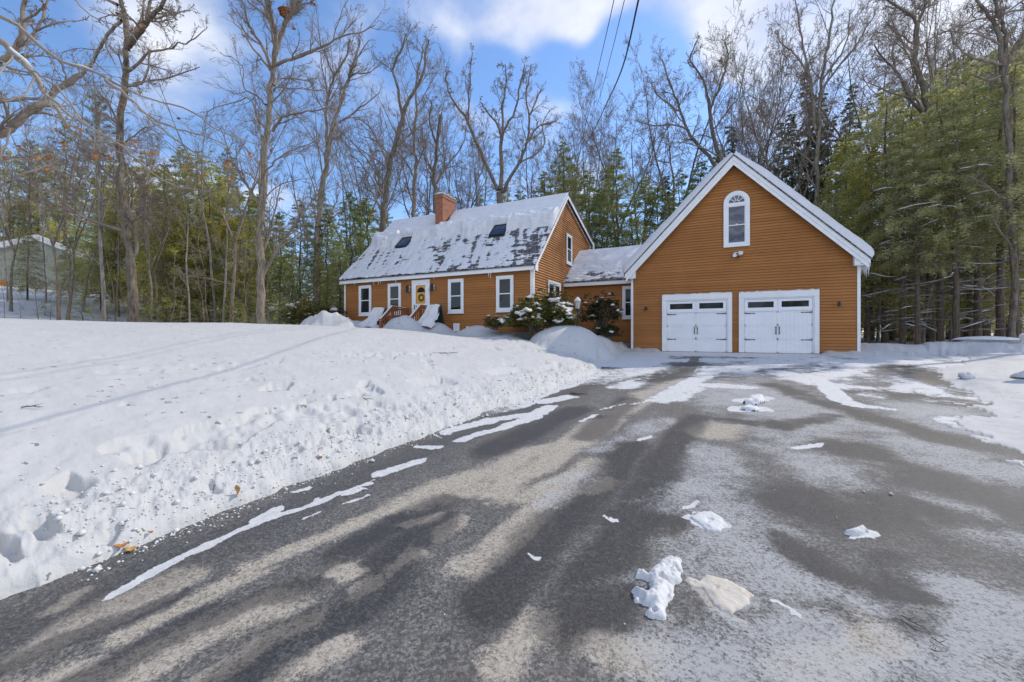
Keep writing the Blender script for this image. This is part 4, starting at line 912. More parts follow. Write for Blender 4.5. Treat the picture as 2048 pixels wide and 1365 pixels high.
twig(1874, 1338, .04, -.3, 'tiny dark twig lowest of the three at the lower right', .003, 1)
twig(880, 708, .9, .3, 'long thin twig lying on the upper lawn snow', .012, 4)
twig(1157, 795, .35, .0, 'black stick on the asphalt at the left of the driveway', .018, 0)
twig(66, 818, .2, .6, 'small upright twig on the left lawn snow', .006, 3)
twig(735, 800, .25, 0, 'thin twig half sunk in the middle lawn snow', .007, 1)
for px, yy in ((1770, 1175),): pass
def leaf(px, py, s, label, mat, up=0, seed=1):
    x, y, z = on_ground(px, py); rg = random.Random(seed); m = MB(); n = 14; ring = []
    for k in range(n):
        a = 2*math.pi*k/n; rr = s*(.55+.45*abs(math.cos(a*1.5))+.15*rg.uniform(-1, 1)); ring.append((rr*math.cos(a), rr*.7*math.sin(a), s*.3*math.sin(2*a)))
    tx = []
    for (a, b, c) in ring+[(0, 0, -.1*s)]:
        if up: a, b, c = a*.55+s*.1*math.sin(c*9), c*.8, b*1.4+s*.8
        tx.append((x+a, y+b, z+.015+c*(1 if up else .5)))
    vs = tx+[(p[0], p[1]-.002, p[2]-.002) for p in tx]
    fs = [(k, (k+1) % n, n) for k in range(n)]+[(n+1+n, n+1+(k+1) % n, n+1+k) for k in range(n)]+[(k, (k+1) % n, n+1+(k+1) % n, n+1+k) for k in range(n)]
    m.add(vs, fs); o = m.build('dry_leaf', M[mat], None, fix=False); tag(o, label, 'leaf')
leaf(475, 1004, .055, 'upright curled tan leaf standing in the snow bank', 'leaf_tan', 1, 3)
leaf(637, 918, .06, 'flat orange leaf on the snow bank above the driveway', 'leaf_brown', 0, 4)
leaf(243, 1106, .05, 'brown leaf on the asphalt rim at the left snow edge', 'leaf_brown', 0, 5); leaf(262, 1101, .05, 'yellowish leaf just right of a brown one at the left snow edge', 'leaf_tan', 0, 6)
leaf(302, 1080, .025, 'small dark leaf scrap by the near left snow edge', 'leaf_brown', 0, 7)

# ================================================================== plants
def tubes_mesh(polys, sides=3):
    """polys: list of (pts list, radii list); grouped by length and built in bulk"""
    groups = {}
    for p, r in polys: groups.setdefault(len(p), []).append((p, r))
    Vs, Fs, off = [], [], 0
    k = sides; ang = 2*np.pi*np.arange(k)/k
    for n, L in groups.items():
        P = np.array([a for a, _ in L], dtype=float); Rr = np.array([b for _, b in L], dtype=float)
        T = np.empty_like(P); T[:, 1:-1] = P[:, 2:]-P[:, :-2]; T[:, 0] = P[:, 1]-P[:, 0]; T[:, -1] = P[:, -1]-P[:, -2]
        T /= np.linalg.norm(T, axis=2, keepdims=True)+1e-9
        A = np.cross(T, np.array([.31, .17, .2])[None, None]); A /= np.linalg.norm(A, axis=2, keepdims=True)+1e-9; B = np.cross(T, A)
        V = P[:, :, None, :] + Rr[:, :, None, None]*(A[:, :, None, :]*np.cos(ang)[None, None, :, None]+B[:, :, None, :]*np.sin(ang)[None, None, :, None])
        m = len(L); V = V.reshape(-1, 3)
        b = (np.arange(m)*n*k)[:, None, None]; i = (np.arange(n-1)*k)[None, :, None]; j = np.arange(k)[None, None, :]; j2 = (j+1) % k
        Fq = np.stack([b+i+j, b+i+j2, b+i+k+j2, b+i+k+j], -1).reshape(-1, 4)+off
        Vs.append(V); Fs.append(Fq); off += len(V)
    return np.concatenate(Vs), np.concatenate(Fs)
def walk(rg, p, d, L, n, wob, trop):
    pts = [tuple(p)]; x, y, z = p; dx_, dy_, dz_ = d; s = L/n
    for _ in range(n):
        dx_ += rg.gauss(0, wob); dy_ += rg.gauss(0, wob); dz_ += rg.gauss(0, wob)+trop
        q = math.sqrt(dx_*dx_+dy_*dy_+dz_*dz_); dx_ /= q; dy_ /= q; dz_ /= q
        x += dx_*s; y += dy_*s; z += dz_*s; pts.append((x, y, z))
    return pts
def side_dir(rg, d, ang, az=None):
    dv = Vector(d); a = dv.orthogonal().normalized(); b = dv.cross(a); az = rg.uniform(0, 2*math.pi) if az is None else az
    v = dv*math.cos(ang)+(a*math.cos(az)+b*math.sin(az))*math.sin(ang); return tuple(v.normalized())
def branch_rec(rg, pts, r0, level, maxl, out, L, cfg):
    n = len(pts)-1
    if level > maxl: return
    cnt = cfg['n'][level]; cnt = int(cnt*rg.uniform(.75, 1.25)+.5); t0 = cfg['t0'][level]
    for c in range(cnt):
        t = t0+(1-t0)*((c+rg.random())/cnt); f = t*n; i = min(int(f), n-1); u = f-i
        a, b = pts[i], pts[i+1]; p = [a[q]+(b[q]-a[q])*u for q in range(3)]
        d = [b[q]-a[q] for q in range(3)]; q_ = math.sqrt(sum(v*v for v in d)); d = [v/q_ for v in d]
        ang = cfg['ang'][level]*rg.uniform(.7, 1.3); sd = side_dir(rg, d, ang)
        l = L*cfg['len'][level]*rg.uniform(.6, 1.15)*(1.15-.65*t); rr = max(r0*(1-.75*t)*cfg['rad'][level], cfg['rmin'])
        ns = cfg['seg'][level]
        ch = walk(rg, p, sd, l, ns, cfg['wob'][level], cfg['trop'][level])
        rad = [max(rr*(1-.8*k/ns), cfg['rmin']*.6) for k in range(ns+1)]
        out[min(level, 3)].append((ch, rad))
        branch_rec(rg, ch, rr, level+1, maxl, out, l, cfg)
OAK = dict(n=[8, 7, 7, 5, 2], t0=[.22, .15, .12, .1, .1], ang=[.80, .72, .7, .65, .6], len=[.50, .55, .5, .5, .5], rad=[.55, .55, .55, .6, .6], seg=[7, 6, 4, 3, 2], wob=[.20, .22, .24, .25, .2], trop=[.06, .04, .03, .03, .02], rmin=.0075)
MAPLE = dict(n=[9, 7, 7, 5, 2], t0=[.15, .12, .1, .1, .1], ang=[.62, .6, .6, .6, .6], len=[.48, .52, .5, .5, .5], rad=[.5, .55, .55, .6, .6], seg=[7, 5, 4, 3, 2], wob=[.10, .13, .16, .18, .2], trop=[.08, .05, .04, .03, .02], rmin=.0065)
SAPL = dict(n=[13, 5, 4], t0=[.15, .2, .2], ang=[.9, .7, .6], len=[.30, .45, .5], rad=[.4, .5, .6], seg=[5, 4, 3], wob=[.12, .16, .2], trop=[.05, .03, .03], rmin=.006)
def bare_tree_mesh(seed, Ht, r0, leaders, fork, spread, cfg, maxl=3, lean=(0, 0), low=2):
    """returns trunk mesh and crown mesh, base at the origin"""
    rg = random.Random(seed); out = [[], [], [], []]; trunk = []
    hf = Ht*fork
    d = Vector((lean[0], lean[1], 1)).normalized()
    tp = walk(rg, (0, 0, -.5), d, hf+.5, 9, .035, .0); tr = [r0*(1.35 if k == 0 else 1.12 if k == 1 else 1-.35*k/9) for k in range(10)]
    trunk.append((tp, tr)); top = tp[-1]; rt = tr[-1]
    a0 = rg.uniform(0, 6.28)
    for k in range(leaders):
        a = a0+2*math.pi*k/leaders+rg.uniform(-.4, .4); s = spread*rg.uniform(.7, 1.3) if leaders > 1 else .05
        dd = Vector((d.x+math.cos(a)*s, d.y+math.sin(a)*s, 1)).normalized(); L = (Ht-hf)*rg.uniform(.85, 1.05)*(1+.25*s)
        lp = walk(rg, top, dd, L, 12, .09 if cfg is not MAPLE else .06, .05); rr = rt*(.78 if leaders > 1 else 1); lr = [max(rr*(1-.88*(q/12)**1.0), .012) for q in range(13)]
        trunk.append((lp, lr)); branch_rec(rg, lp, rr, 0, maxl, out, L, cfg)
    for k in range(low):
        i = rg.randint(4, 8); sd = side_dir(rg, d, rg.uniform(.9, 1.3)); L = Ht*rg.uniform(.12, .22); rr = r0*.2
        lp = walk(rg, tp[i], sd, L, 7, .14, .05); out[0].append((lp, [rr*(1-.8*q/7) for q in range(8)])); branch_rec(rg, lp, rr, 1, maxl, out, L, cfg)
    V, Fq = tubes_mesh(trunk, 9); tm = np_mesh('trunk', V, Fq, True)
    V1, F1 = tubes_mesh(out[0], 6) if out[0] else (np.zeros((0, 3)), np.zeros((0, 4), int)); V2, F2 = tubes_mesh(out[1]+out[2], 4) if out[1] else (np.zeros((0, 3)), np.zeros((0, 4), int))
    parts = [(V1, F1), (V2, F2)]
    if out[3]: parts.append(tubes_mesh(out[3], 3))
    Vs, Fs, o = [], [], 0
    for v, f in parts: Vs.append(v); Fs.append(f+o); o += len(v)
    cm = np_mesh('crown', np.concatenate(Vs), np.concatenate(Fs), True)
    return tm, cm
def leaf_quads(rng, P, D, L, W, up=None):
    """thin leaf-sized quads at P pointing along D"""
    n = len(P); D = D/(np.linalg.norm(D, axis=1, keepdims=True)+1e-9)
    N = rng.normal(size=(n, 3))*.55 + np.array([0, 0, 1.0]) if up is None else up
    S = np.cross(D, N); S /= np.linalg.norm(S, axis=1, keepdims=True)+1e-9
    L = L[:, None]; W = W[:, None]
    a = P; b = P+D*L*.5+S*W*.5; c = P+D*L; d = P+D*L*.5-S*W*.5
    V = np.stack([a, b, c, d], 1).reshape(-1, 3); Fq = np.arange(4*n).reshape(n, 4)
    return V, Fq
def conifer_mesh(seed, Ht, r0, R0, h0=.12, nb=110, leaf=.17, lw=.05, per=26, droop=.25, shape=.8, gap=.15, tuft=False, dead=10, snow=True):
    rg = random.Random(seed); rng = np.random.default_rng(seed)
    n = 12; tp = [(rg.gauss(0, .02)*i*.5, rg.gauss(0, .02)*i*.5, -.4+(Ht+.4)*i/n) for i in range(n+1)]
    trunk = [(tp, [r0*(1.15 if i == 0 else 1)*(1-.93*i/n)+.008 for i in range(n+1)])]
    limbs = []; dl = []; sn = []; LP, LD = [], []
    def tpos(h):
        f = np.clip((h+.4)/(Ht+.4)*n, 0, n-.001); i = int(f); u = f-i; return np.array([tp[i][q]+(tp[i+1][q]-tp[i][q])*u for q in range(3)])
    az = rg.uniform(0, 6)
    for k in range(nb):
        t = (k+rg.random())/nb; h = Ht*(h0+(1-h0)*t**.95); az += 2.4+rg.uniform(-.5, .5)
        if rg.random() < gap: continue
        rel = (h/Ht-h0)/(1-h0); prof = (1-rel)**shape*(min(1, .55+rel*3.0)); L = max(.25, R0*prof*rg.uniform(.6, 1.15))
        el = .35*rel+rg.uniform(-.28, .28) - (.10 if not tuft else -.12)
        base = tpos(h); d0 = np.array([math.cos(az)*math.cos(el), math.sin(az)*math.cos(el), math.sin(el)])
        s = np.linspace(0, 1, 6); cur = base[None]+d0[None]*L*s[:, None]; cur[:, 2] -= droop*L*s**2*(1 if not tuft else -.3); cur[1:-1] += rng.normal(size=(4, 3))*.03*L
        limbs.append((cur.tolist(), [max(.012, .035*L/2.5)*(1-.8*q)+.003 for q in s]))
        m = int(per*L*(3.2 if L < 1.2 else 2.1))
        if tuft: m = int(m*.9)
        tt = rng.random(m)**.7*.92+.08; f = tt*5; i = np.minimum(f.astype(int), 4); u = (f-i)[:, None]; bp = cur[i]*(1-u)+cur[i+1]*u
        perp = np.array([-math.sin(az), math.cos(az), 0.0]); lat = rng.normal(size=m)*.30*L*(1.05-tt)*.9; lat = np.where(rng.random(m) < .3, lat*.3, lat)
        clump = np.sin(tt*14+k)+rng.normal(size=m)*.5
        lat = np.where(clump > -.6, lat, lat*.15)
        P = bp+perp[None]*lat[:, None]; P[:, 2] += -.18*np.abs(lat)+rng.normal(size=m)*.075*L+.02
        D = d0[None]*.9+perp[None]*np.sign(lat)[:, None]*.9+rng.normal(size=(m, 3))*.35; D[:, 2] = D[:, 2]*.5-.15
        if tuft:
            D = rng.normal(size=(m, 3)); D[:, 2] = np.abs(D[:, 2])*.6; q = rng.integers(0, max(3, m//14), m); cen = P[q]; P = cen+rng.normal(size=(m, 3))*.03
        LP.append(P); LD.append(D)
    for k in range(dead):
        h = Ht*rg.uniform(.04, h0+.30); a = rg.uniform(0, 6.28); L = R0*rg.uniform(.35, .95); base = tpos(h)
        cur = walk(rg, base, (math.cos(a), math.sin(a), rg.uniform(-.2, .15)), L, 6, .09, -.01); dl.append((cur, [.018*(1-.8*q/6)+.003 for q in range(7)]))
        for _ in range(9):
            i = rg.randint(1, 5); c2 = walk(rg, cur[i], (math.cos(a)+rg.gauss(0, .7), math.sin(a)+rg.gauss(0, .7), rg.gauss(0, .25)), L*rg.uniform(.15, .35), 3, .15, 0); dl.append((c2, [.006, .005, .004, .003]))
        if snow and rg.random() < .6:
            a_, b_ = sorted(rg.sample(range(0, 7), 2)); 
            if b_-a_ > 1: sn.append(([(x, y, z+.022) for x, y, z in cur[a_:b_+1]], [.008]+[.026+rg.uniform(-.008, .012) for _ in range(b_-a_-1)]+[.006]))
    LP = np.concatenate(LP); LD = np.concatenate(LD); n_ = len(LP)
    V, Fq = leaf_quads(rng, LP, LD, leaf*rng.uniform(.6, 1.3, n_), lw*rng.uniform(.6, 1.3, n_))
    fm = np_mesh('foliage', V, Fq); Vt, Ft = tubes_mesh(trunk, 8); tm = np_mesh('trunk', Vt, Ft, True)
    Vl, Fl = tubes_mesh(limbs+dl, 3); lm = np_mesh('branches', Vl, Fl, True)
    smh = None
    if sn: Vs, Fs = tubes_mesh(sn, 5); smh = np_mesh('branch_snow', Vs, Fs, True)
    if snow:                                   # white flecks on some sprays: caught snow, and bright glints put in as white
        q = rng.random(n_) < .055; k_ = int(q.sum()); P2 = LP[q]+np.array([0, 0, .02]); D2 = LD[q]*np.array([1, 1, .2])
        Vf, Ff = leaf_quads(rng, P2, D2, rng.uniform(.06, .2, k_), rng.uniform(.03, .08, k_))
        Va = np.concatenate([Vs, Vf]) if sn else Vf; Fa = np.concatenate([Fs, Ff+len(Vs)]) if sn else Ff
        smh = np_mesh('branch_snow', Va, Fa)
    return tm, lm, fm, smh
def shrub_mesh(seed, rx, ry, rz, n_wh, leaf=.13, lw=.045, snow_n=30, hollow=.5):
    rng = np.random.default_rng(seed); rg = random.Random(seed)
    th = rng.random(n_wh)*2*np.pi; cz = rng.random(n_wh)*1.15-.15; rr = hollow+(1-hollow)*rng.random(n_wh)**.5
    s = np.sqrt(np.clip(1-cz**2, 0, 1)); lump = 1+.22*np.sin(3*th+seed)+.15*np.sin(5*th+2*seed+cz*4)
    Cc = np.stack([rx*s*np.cos(th)*rr*lump, ry*s*np.sin(th)*rr*lump, rz*cz*rr*lump], 1)
    k = 9; P = np.repeat(Cc, k, 0); m = len(P); a = rng.random(m)*2*np.pi; D = np.stack([np.cos(a), np.sin(a), -.35+rng.normal(size=m)*.45], 1)
    V, Fq = leaf_quads(rng, P, D, leaf*rng.uniform(.7, 1.3, m), lw*rng.uniform(.7, 1.2, m))
    fm = np_mesh('foliage', V, Fq)
    st_ = [([(0+rg.gauss(0, .15)*rx, rg.gauss(0, .15)*ry, -rz*.6), tuple(Cc[i]*.5+np.array([0, 0, -rz*.1])), tuple(Cc[i])], [.016, .011, .005]) for i in rng.integers(0, n_wh, 60)]
    Vs, Fs = tubes_mesh(st_, 4); sm_ = np_mesh('stem', Vs, Fs, True)
    mb = MB(); top = [i for i in range(n_wh) if rr[i] > .8 and cz[i] > -.1]
    for q in range(min(snow_n, len(top))):
        i = rg.choice(top); r = rg.uniform(.035, .10)*(1 if rg.random() < .75 else 2.1)
        mb.blob((Cc[i][0], Cc[i][1], Cc[i][2]+.02), (r*rg.uniform(.7, 1.5), r*rg.uniform(.7, 1.5), r*.5), q+seed, .5, 11, .8)
    return fm, sm_, mb
def shrub(name, label, loc, rx, ry, rz, n, mat, seed, snow_n, leaf=.13, lw=.045, cat='shrub'):
    t = thing(name, label, cat, loc); fm, sm_, mb = shrub_mesh(seed, rx, ry, rz, n, leaf, lw, snow_n)
    link('foliage', fm, M[mat], t); link('stem', sm_, M['bark_mid'], t)
    if snow_n > 20: mb.build('snow_load', M['snow_clean'], t, smooth=True, local=True)
    elif snow_n:
        nv = 11*(11//2+2)                                   # vertices of one lump
        for q in range(len(mb.v)//nv):
            one = MB(); one.v = mb.v[q*nv:(q+1)*nv]; one.f = [tuple(i-q*nv for i in f) for f in mb.f if f[0]//nv == q]; one.build('snow_load', M['snow_clean'], t, smooth=True, local=True)
shrub('rhododendron', 'big snow-loaded rhododendron at the right front corner of the house', (-6.5, 15.1, 2.1), 1.35, .85, .75, 1500, 'rhodo', 1, 95, .16, .055)
shrub('rhododendron', 'tall upright rhododendron against the gable wall behind the snow-loaded one', (-6.35, 16.4, 2.45), .95, .6, .95, 600, 'rhodo', 2, 18)
shrub('rhododendron', 'small low rhododendron alone in the snow before the house', (-8.1, 14.7, 1.98), .42, .35, .32, 130, 'rhodo', 3, 8)
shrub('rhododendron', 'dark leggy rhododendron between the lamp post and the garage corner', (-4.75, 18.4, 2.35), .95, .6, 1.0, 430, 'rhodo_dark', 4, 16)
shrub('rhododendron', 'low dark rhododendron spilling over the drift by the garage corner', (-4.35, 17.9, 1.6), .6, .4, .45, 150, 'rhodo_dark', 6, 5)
shrub('rhododendron', 'wide rhododendron left of the house behind the rough snow pile', (-19.6, 14.9, 2.35), 1.9, .9, .95, 800, 'rhodo', 5, 22, .16, .05)
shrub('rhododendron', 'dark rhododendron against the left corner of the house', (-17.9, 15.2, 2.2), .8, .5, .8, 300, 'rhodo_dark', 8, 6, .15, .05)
# ---------------------------------------------------------------- trees traced limb by limb, each at its own distance
def leaf_cluster(mb, p, s, rg):
    for _ in range(rg.randint(1, 3)):
        d = Vector((rg.gauss(0, 1), rg.gauss(0, 1), -abs(rg.gauss(.6, .5)))).normalized(); a = d.orthogonal().normalized()*s*.42; q = Vector(p)
        b = d.cross(a).normalized()*s*.12
        mb.add([q, q+d*s*.35+a+b, q+d*s*.8+a*.6, q+d*s*1.1, q+d*s*.8-a*.6, q+d*s*.35-a+b, q+d*s*.5-b], [(0, 1, 6), (1, 2, 6), (2, 3, 6), (3, 4, 6), (4, 5, 6), (5, 0, 6)])
def hero_tree(name, label, cat, base, limbs, cfg, maxl, bark, twig, seed=1, leaves=0, base_z=None, lsize=.1, snow=None, fill=1.0):
    """limbs: list of (level, [(px,py,dist)...], w0, w1) with w the width in photo pixels; the first is the trunk"""
    rg = random.Random(seed); bx, by = base; bz = gz(bx, by) if base_z is None else base_z
    t = thing(name, label, cat, (bx, by, bz)); loc = Vector((bx, by, bz)); out = [[], [], [], []]; trunk = []
    for lv, pts, w0, w1 in limbs:
        P = [Vector(at(a, c, b))-loc for a, b, c in pts]; n = len(P); D = [c for a, b, c in pts]
        Q = []; Rr = []
        for i in range(n-1):          # resample with a slight natural wobble
            k = 4
            for q in range(k):
                u = q/k; a = P[max(i-1, 0)]; b = P[i]; c = P[i+1]; d = P[min(i+2, n-1)]
                v = .5*((2*b)+(c-a)*u+(2*a-5*b+4*c-d)*u*u+(3*b-a-3*c+d)*u**3); L = (c-b).length
                if q: v = v+Vector((rg.gauss(0, 1), rg.gauss(0, 1), rg.gauss(0, 1)))*L*.022
                Q.append(tuple(v)); Rr.append(D[i]+(D[i+1]-D[i])*u)
        Q.append(tuple(P[-1])); Rr.append(D[-1]); m = len(Q)
        rad = [(w0+(w1-w0)*i/(m-1))*Rr[i]/F/2 for i in range(m)]
        (trunk if lv <= 0 else out[0]).append((Q, rad))
        L = sum((Vector(Q[i+1])-Vector(Q[i])).length for i in range(m-1))
        if lv >= 0 and maxl >= lv: branch_rec(rg, Q, rad[0], min(lv, 2), maxl, out, L*fill, cfg)
    if any(lv == -2 for lv, *_ in limbs): pass
    V, Fq = tubes_mesh(trunk, 10); link('trunk', np_mesh('trunk', V, Fq, True), M[bark], t)
    parts = [tubes_mesh(out[0], 7)] if out[0] else []
    if out[1]+out[2]: parts.append(tubes_mesh(out[1]+out[2], 5))
    if out[3]: parts.append(tubes_mesh(out[3], 3))
    Vs, Fs, o = [], [], 0
    for v, f in parts: Vs.append(v); Fs.append(f+o); o += len(v)
    if Vs: link('crown', np_mesh('crown', np.concatenate(Vs), np.concatenate(Fs), True), M[twig], t)
    if leaves:
        mb = MB(); pool = out[2]+out[3]
        for _ in range(leaves):
            p = rg.choice(pool)[0][-1]; leaf_cluster(mb, p, lsize*rg.uniform(.7, 1.2), rg)
        mb.build('dead_leaves', M['leaf_brown'], t, fix=False, local=True)
    if snow:
        sp = []
        for pts, w in snow:
            P = [Vector(at(a, c, b))-loc+Vector((0, 0, w*.6)) for a, b, c in pts]; m = len(P)
            sp.append(([tuple(p) for p in P], [w*.4]+[w]*(m-2)+[w*.3]))
        for p in sp: pass
        for p, r in sp: mb = MB(); mb.tube(p, r, 8); mb.build('limb_snow', M['snow_clean'], t, smooth=True, local=True)
    return t
# T2: the tall maple left of the house
D = 19.5
hero_tree('maple_tree', 'tall bare maple with a straight dark trunk nearest the left end of the house', 'tree', at(519, D), [
    (0, [(519, 665, D), (520, 560, D), (523, 450, D), (529, 350, D), (534, 270, D), (540, 210, D), (546, 140, D)], 16, 9),
    (0, [(546, 140, D), (556, 90, D), (568, 50, D), (582, 18, D), (620, -30, D+.4), (650, -110, D+.5)], 10, 4),
    (0, [(548, 130, D), (552, 80, D-.3), (545, 40, D-.5), (535, 0, D-.6), (520, -80, D-.8)], 9, 4),
    (1, [(556, 85, D), (540, 45, D+.6), (510, 15, D+1), (480, -15, D+1.4)], 6, 3), (1, [(574, 36, D), (582, 10, D), (583, -60, D)], 7, 3),
    (1, [(543, 143, D), (533, 110, D-.5), (512, 75, D-.8), (494, 40, D-1), (486, 8, D-1.2), (470, -30, D-1.4)], 7, 2),
    (1, [(540, 140, D), (520, 112, D+.6), (495, 80, D+1), (478, 55, D+1.4), (455, 25, D+1.7)], 5, 1.5),
    (1, [(555, 130, D), (575, 120, D-.6), (605, 112, D-1.1), (640, 96, D-1.5), (680, 75, D-1.9), (720, 66, D-2.2), (750, 50, D-2.4)], 7, 1.5),
    (1, [(549, 172, D), (560, 158, D+.4), (590, 158, D+.8), (625, 163, D+1.1)], 4, 1.5), (1, [(548, 182, D), (556, 175, D-.4), (590, 178, D-.8), (650, 182, D-1.1)], 4, 1.5),
    (1, [(545, 262, D), (560, 240, D-.5), (590, 228, D-.9), (640, 220, D-1.3), (690, 210, D-1.6)], 6, 1.5), (1, [(532, 210, D), (510, 190, D+.7), (488, 175, D+1), (484, 132, D+1.3), (440, 105, D+1.7)], 4, 1.2),
    (1, [(533, 262, D), (515, 235, D+.4), (500, 200, D+.8), (470, 205, D+1.2), (400, 225, D+1.6)], 4, 1.2), (1, [(530, 345, D), (560, 315, D-.7), (600, 295, D-1.1), (640, 280, D-1.6)], 3.5, 1),
    (1, [(527, 400, D), (560, 370, D+.5), (610, 358, D+.9)], 3, 1), (1, [(526, 380, D), (500, 350, D-.5), (470, 330, D-.9)], 3, 1), (1, [(522, 470, D), (560, 455, D-.4), (610, 470, D-.8)], 2.5, 1), (1, [(521, 440, D), (480, 430, D-.4), (440, 445, D-.8)], 2.5, 1)],
    MAPLE, 3, 'bark_mid', 'twig', 3, 14, lsize=.16, fill=.8)
# squirrel nest of leaves in it
p = at(571, 19.5, 24); m = MB(); rg = random.Random(3); m.blob((0, 0, 0), (.2, .2, .17), 3, .25, 10)
for k in range(90):
    a = rg.uniform(0, 6.28); c = rg.uniform(-1, 1); s_ = math.sqrt(1-c*c)*.22; leaf_cluster(m, (s_*math.cos(a), s_*math.sin(a), .2*c), .13, rg)
o = m.build('squirrel_nest', M['leaf_brown'], None, fix=False); o.location = p; tag(o, 'brown leaf nest high in a fork of the tall bare maple', 'nest')
# T1: the big double-topped tree at the left
D = 18.6
hero_tree('oak_tree', 'thick dark oak with a forked leaning top, biggest of the left trees', 'tree', at(268, D), [
    (0, [(268, 665, D), (266, 600, D), (260, 520, D), (250, 440, D), (240, 350, D), (240, 250, D), (250, 160, D), (254, 95, D)], 18, 9),
    (0, [(254, 100, D), (252, 50, D), (243, 10, D+.4), (228, -40, D+.6), (225, -120, D+.8)], 11, 5),
    (0, [(257, 92, D), (272, 72, D-.4), (292, 48, D-.6), (310, 25, D-.8), (330, -2, D-1), (350, -70, D-1.2)], 12, 5), (1, [(292, 46, D-.5), (298, 15, D-.4), (303, -30, D-.3)], 7, 4),
    (1, [(266, 68, D), (282, 40, D+.5), (290, 0, D+.8)], 6, 3), (1, [(243, 42, D), (225, 60, D+.7), (205, 85, D+1.1), (190, 115, D+1.5), (165, 150, D+1.8), (120, 180, D+2), (100, 195, D+2.1)], 6, 5),
    (1, [(258, 142, D), (285, 118, D-.4), (300, 104, D-.6), (335, 98, D-1), (380, 82, D-1.5), (410, 60, D-1.8)], 6, 1.5), (1, [(300, 105, D-.6), (296, 140, D-.6), (285, 165, D-.5), (268, 172, D-.2), (256, 172, D)], 3, 5),
    (1, [(256, 170, D), (300, 162, D+.5), (350, 152, D+1), (400, 134, D+1.4)], 5, 1.5), (1, [(310, 40, D-.8), (340, 30, D-1.2), (385, 20, D-1.5)], 4, 1.2), (1, [(244, 290, D), (280, 262, D-.7), (320, 250, D-1.2)], 4, 1),
    (1, [(240, 250, D), (215, 230, D+.6), (190, 215, D+1)], 4, 1), (1, [(245, 380, D), (280, 350, D+.4), (315, 335, D+.8)], 3.5, 1), (1, [(243, 330, D), (210, 310, D-.6), (180, 305, D-1)], 3.5, 1),
    (1, [(252, 450, D), (290, 430, D-.6), (330, 425, D-1)], 3, 1), (1, [(235, 10, D+.4), (205, -5, D+.6), (170, -25, D+.9)], 6, 3)],
    OAK, 3, 'bark_dark', 'twig', 5, 10, lsize=.16, fill=.62)
# T0: broad limbs coming in from a tree outside the left edge
D = 13.0
hero_tree('oak_tree', 'dark sinuous oak limbs entering from the left edge of the photo, rooted outside it', 'tree', at(-260, D), [
    (0, [(-260, 700, D), (-262, 560, D), (-255, 430, D), (-240, 330, D), (-200, 230, D), (-150, 130, D), (-130, 0, D), (-140, -150, D)], 50, 20),
    (1, [(-225, 330, D), (-100, 300, D), (-20, 272, D), (20, 258, D+.3), (50, 228, D+.5), (85, 208, D+.8), (105, 190, D+1), (150, 155, D+1.2), (165, 150, D+1.3)], 20, 8),
    (1, [(-200, 240, D), (-100, 220, D), (0, 203, D), (40, 199, D+.2), (80, 196, D+.4)], 10, 5),
    (1, [(-190, 210, D), (-90, 170, D), (-30, 140, D), (5, 122, D), (22, 108, D), (40, 80, D), (47, 50, D), (45, 20, D), (55, -10, D)], 15, 6),
    (1, [(5, 122, D), (40, 95, D+.4), (60, 75, D+.6), (80, 45, D+.8), (92, 10, D+1), (100, -20, D+1)], 8, 3), (1, [(48, 42, D), (75, 25, D-.4), (88, 8, D-.6)], 5, 3), (1, [(70, 62, D+.7), (105, 48, D+.9), (135, 42, D+1.2), (175, 40, D+1.6)], 4, 1.2),
    (1, [(20, 258, D), (0, 320, D-.4), (-20, 380, D-.6)], 4, 1.5), (1, [(60, 75, D), (50, 110, D-.3), (50, 118, D-.5)], 3, 1)],
    OAK, 3, 'bark_dark', 'twig', 9, 4, lsize=.12, fill=.42)
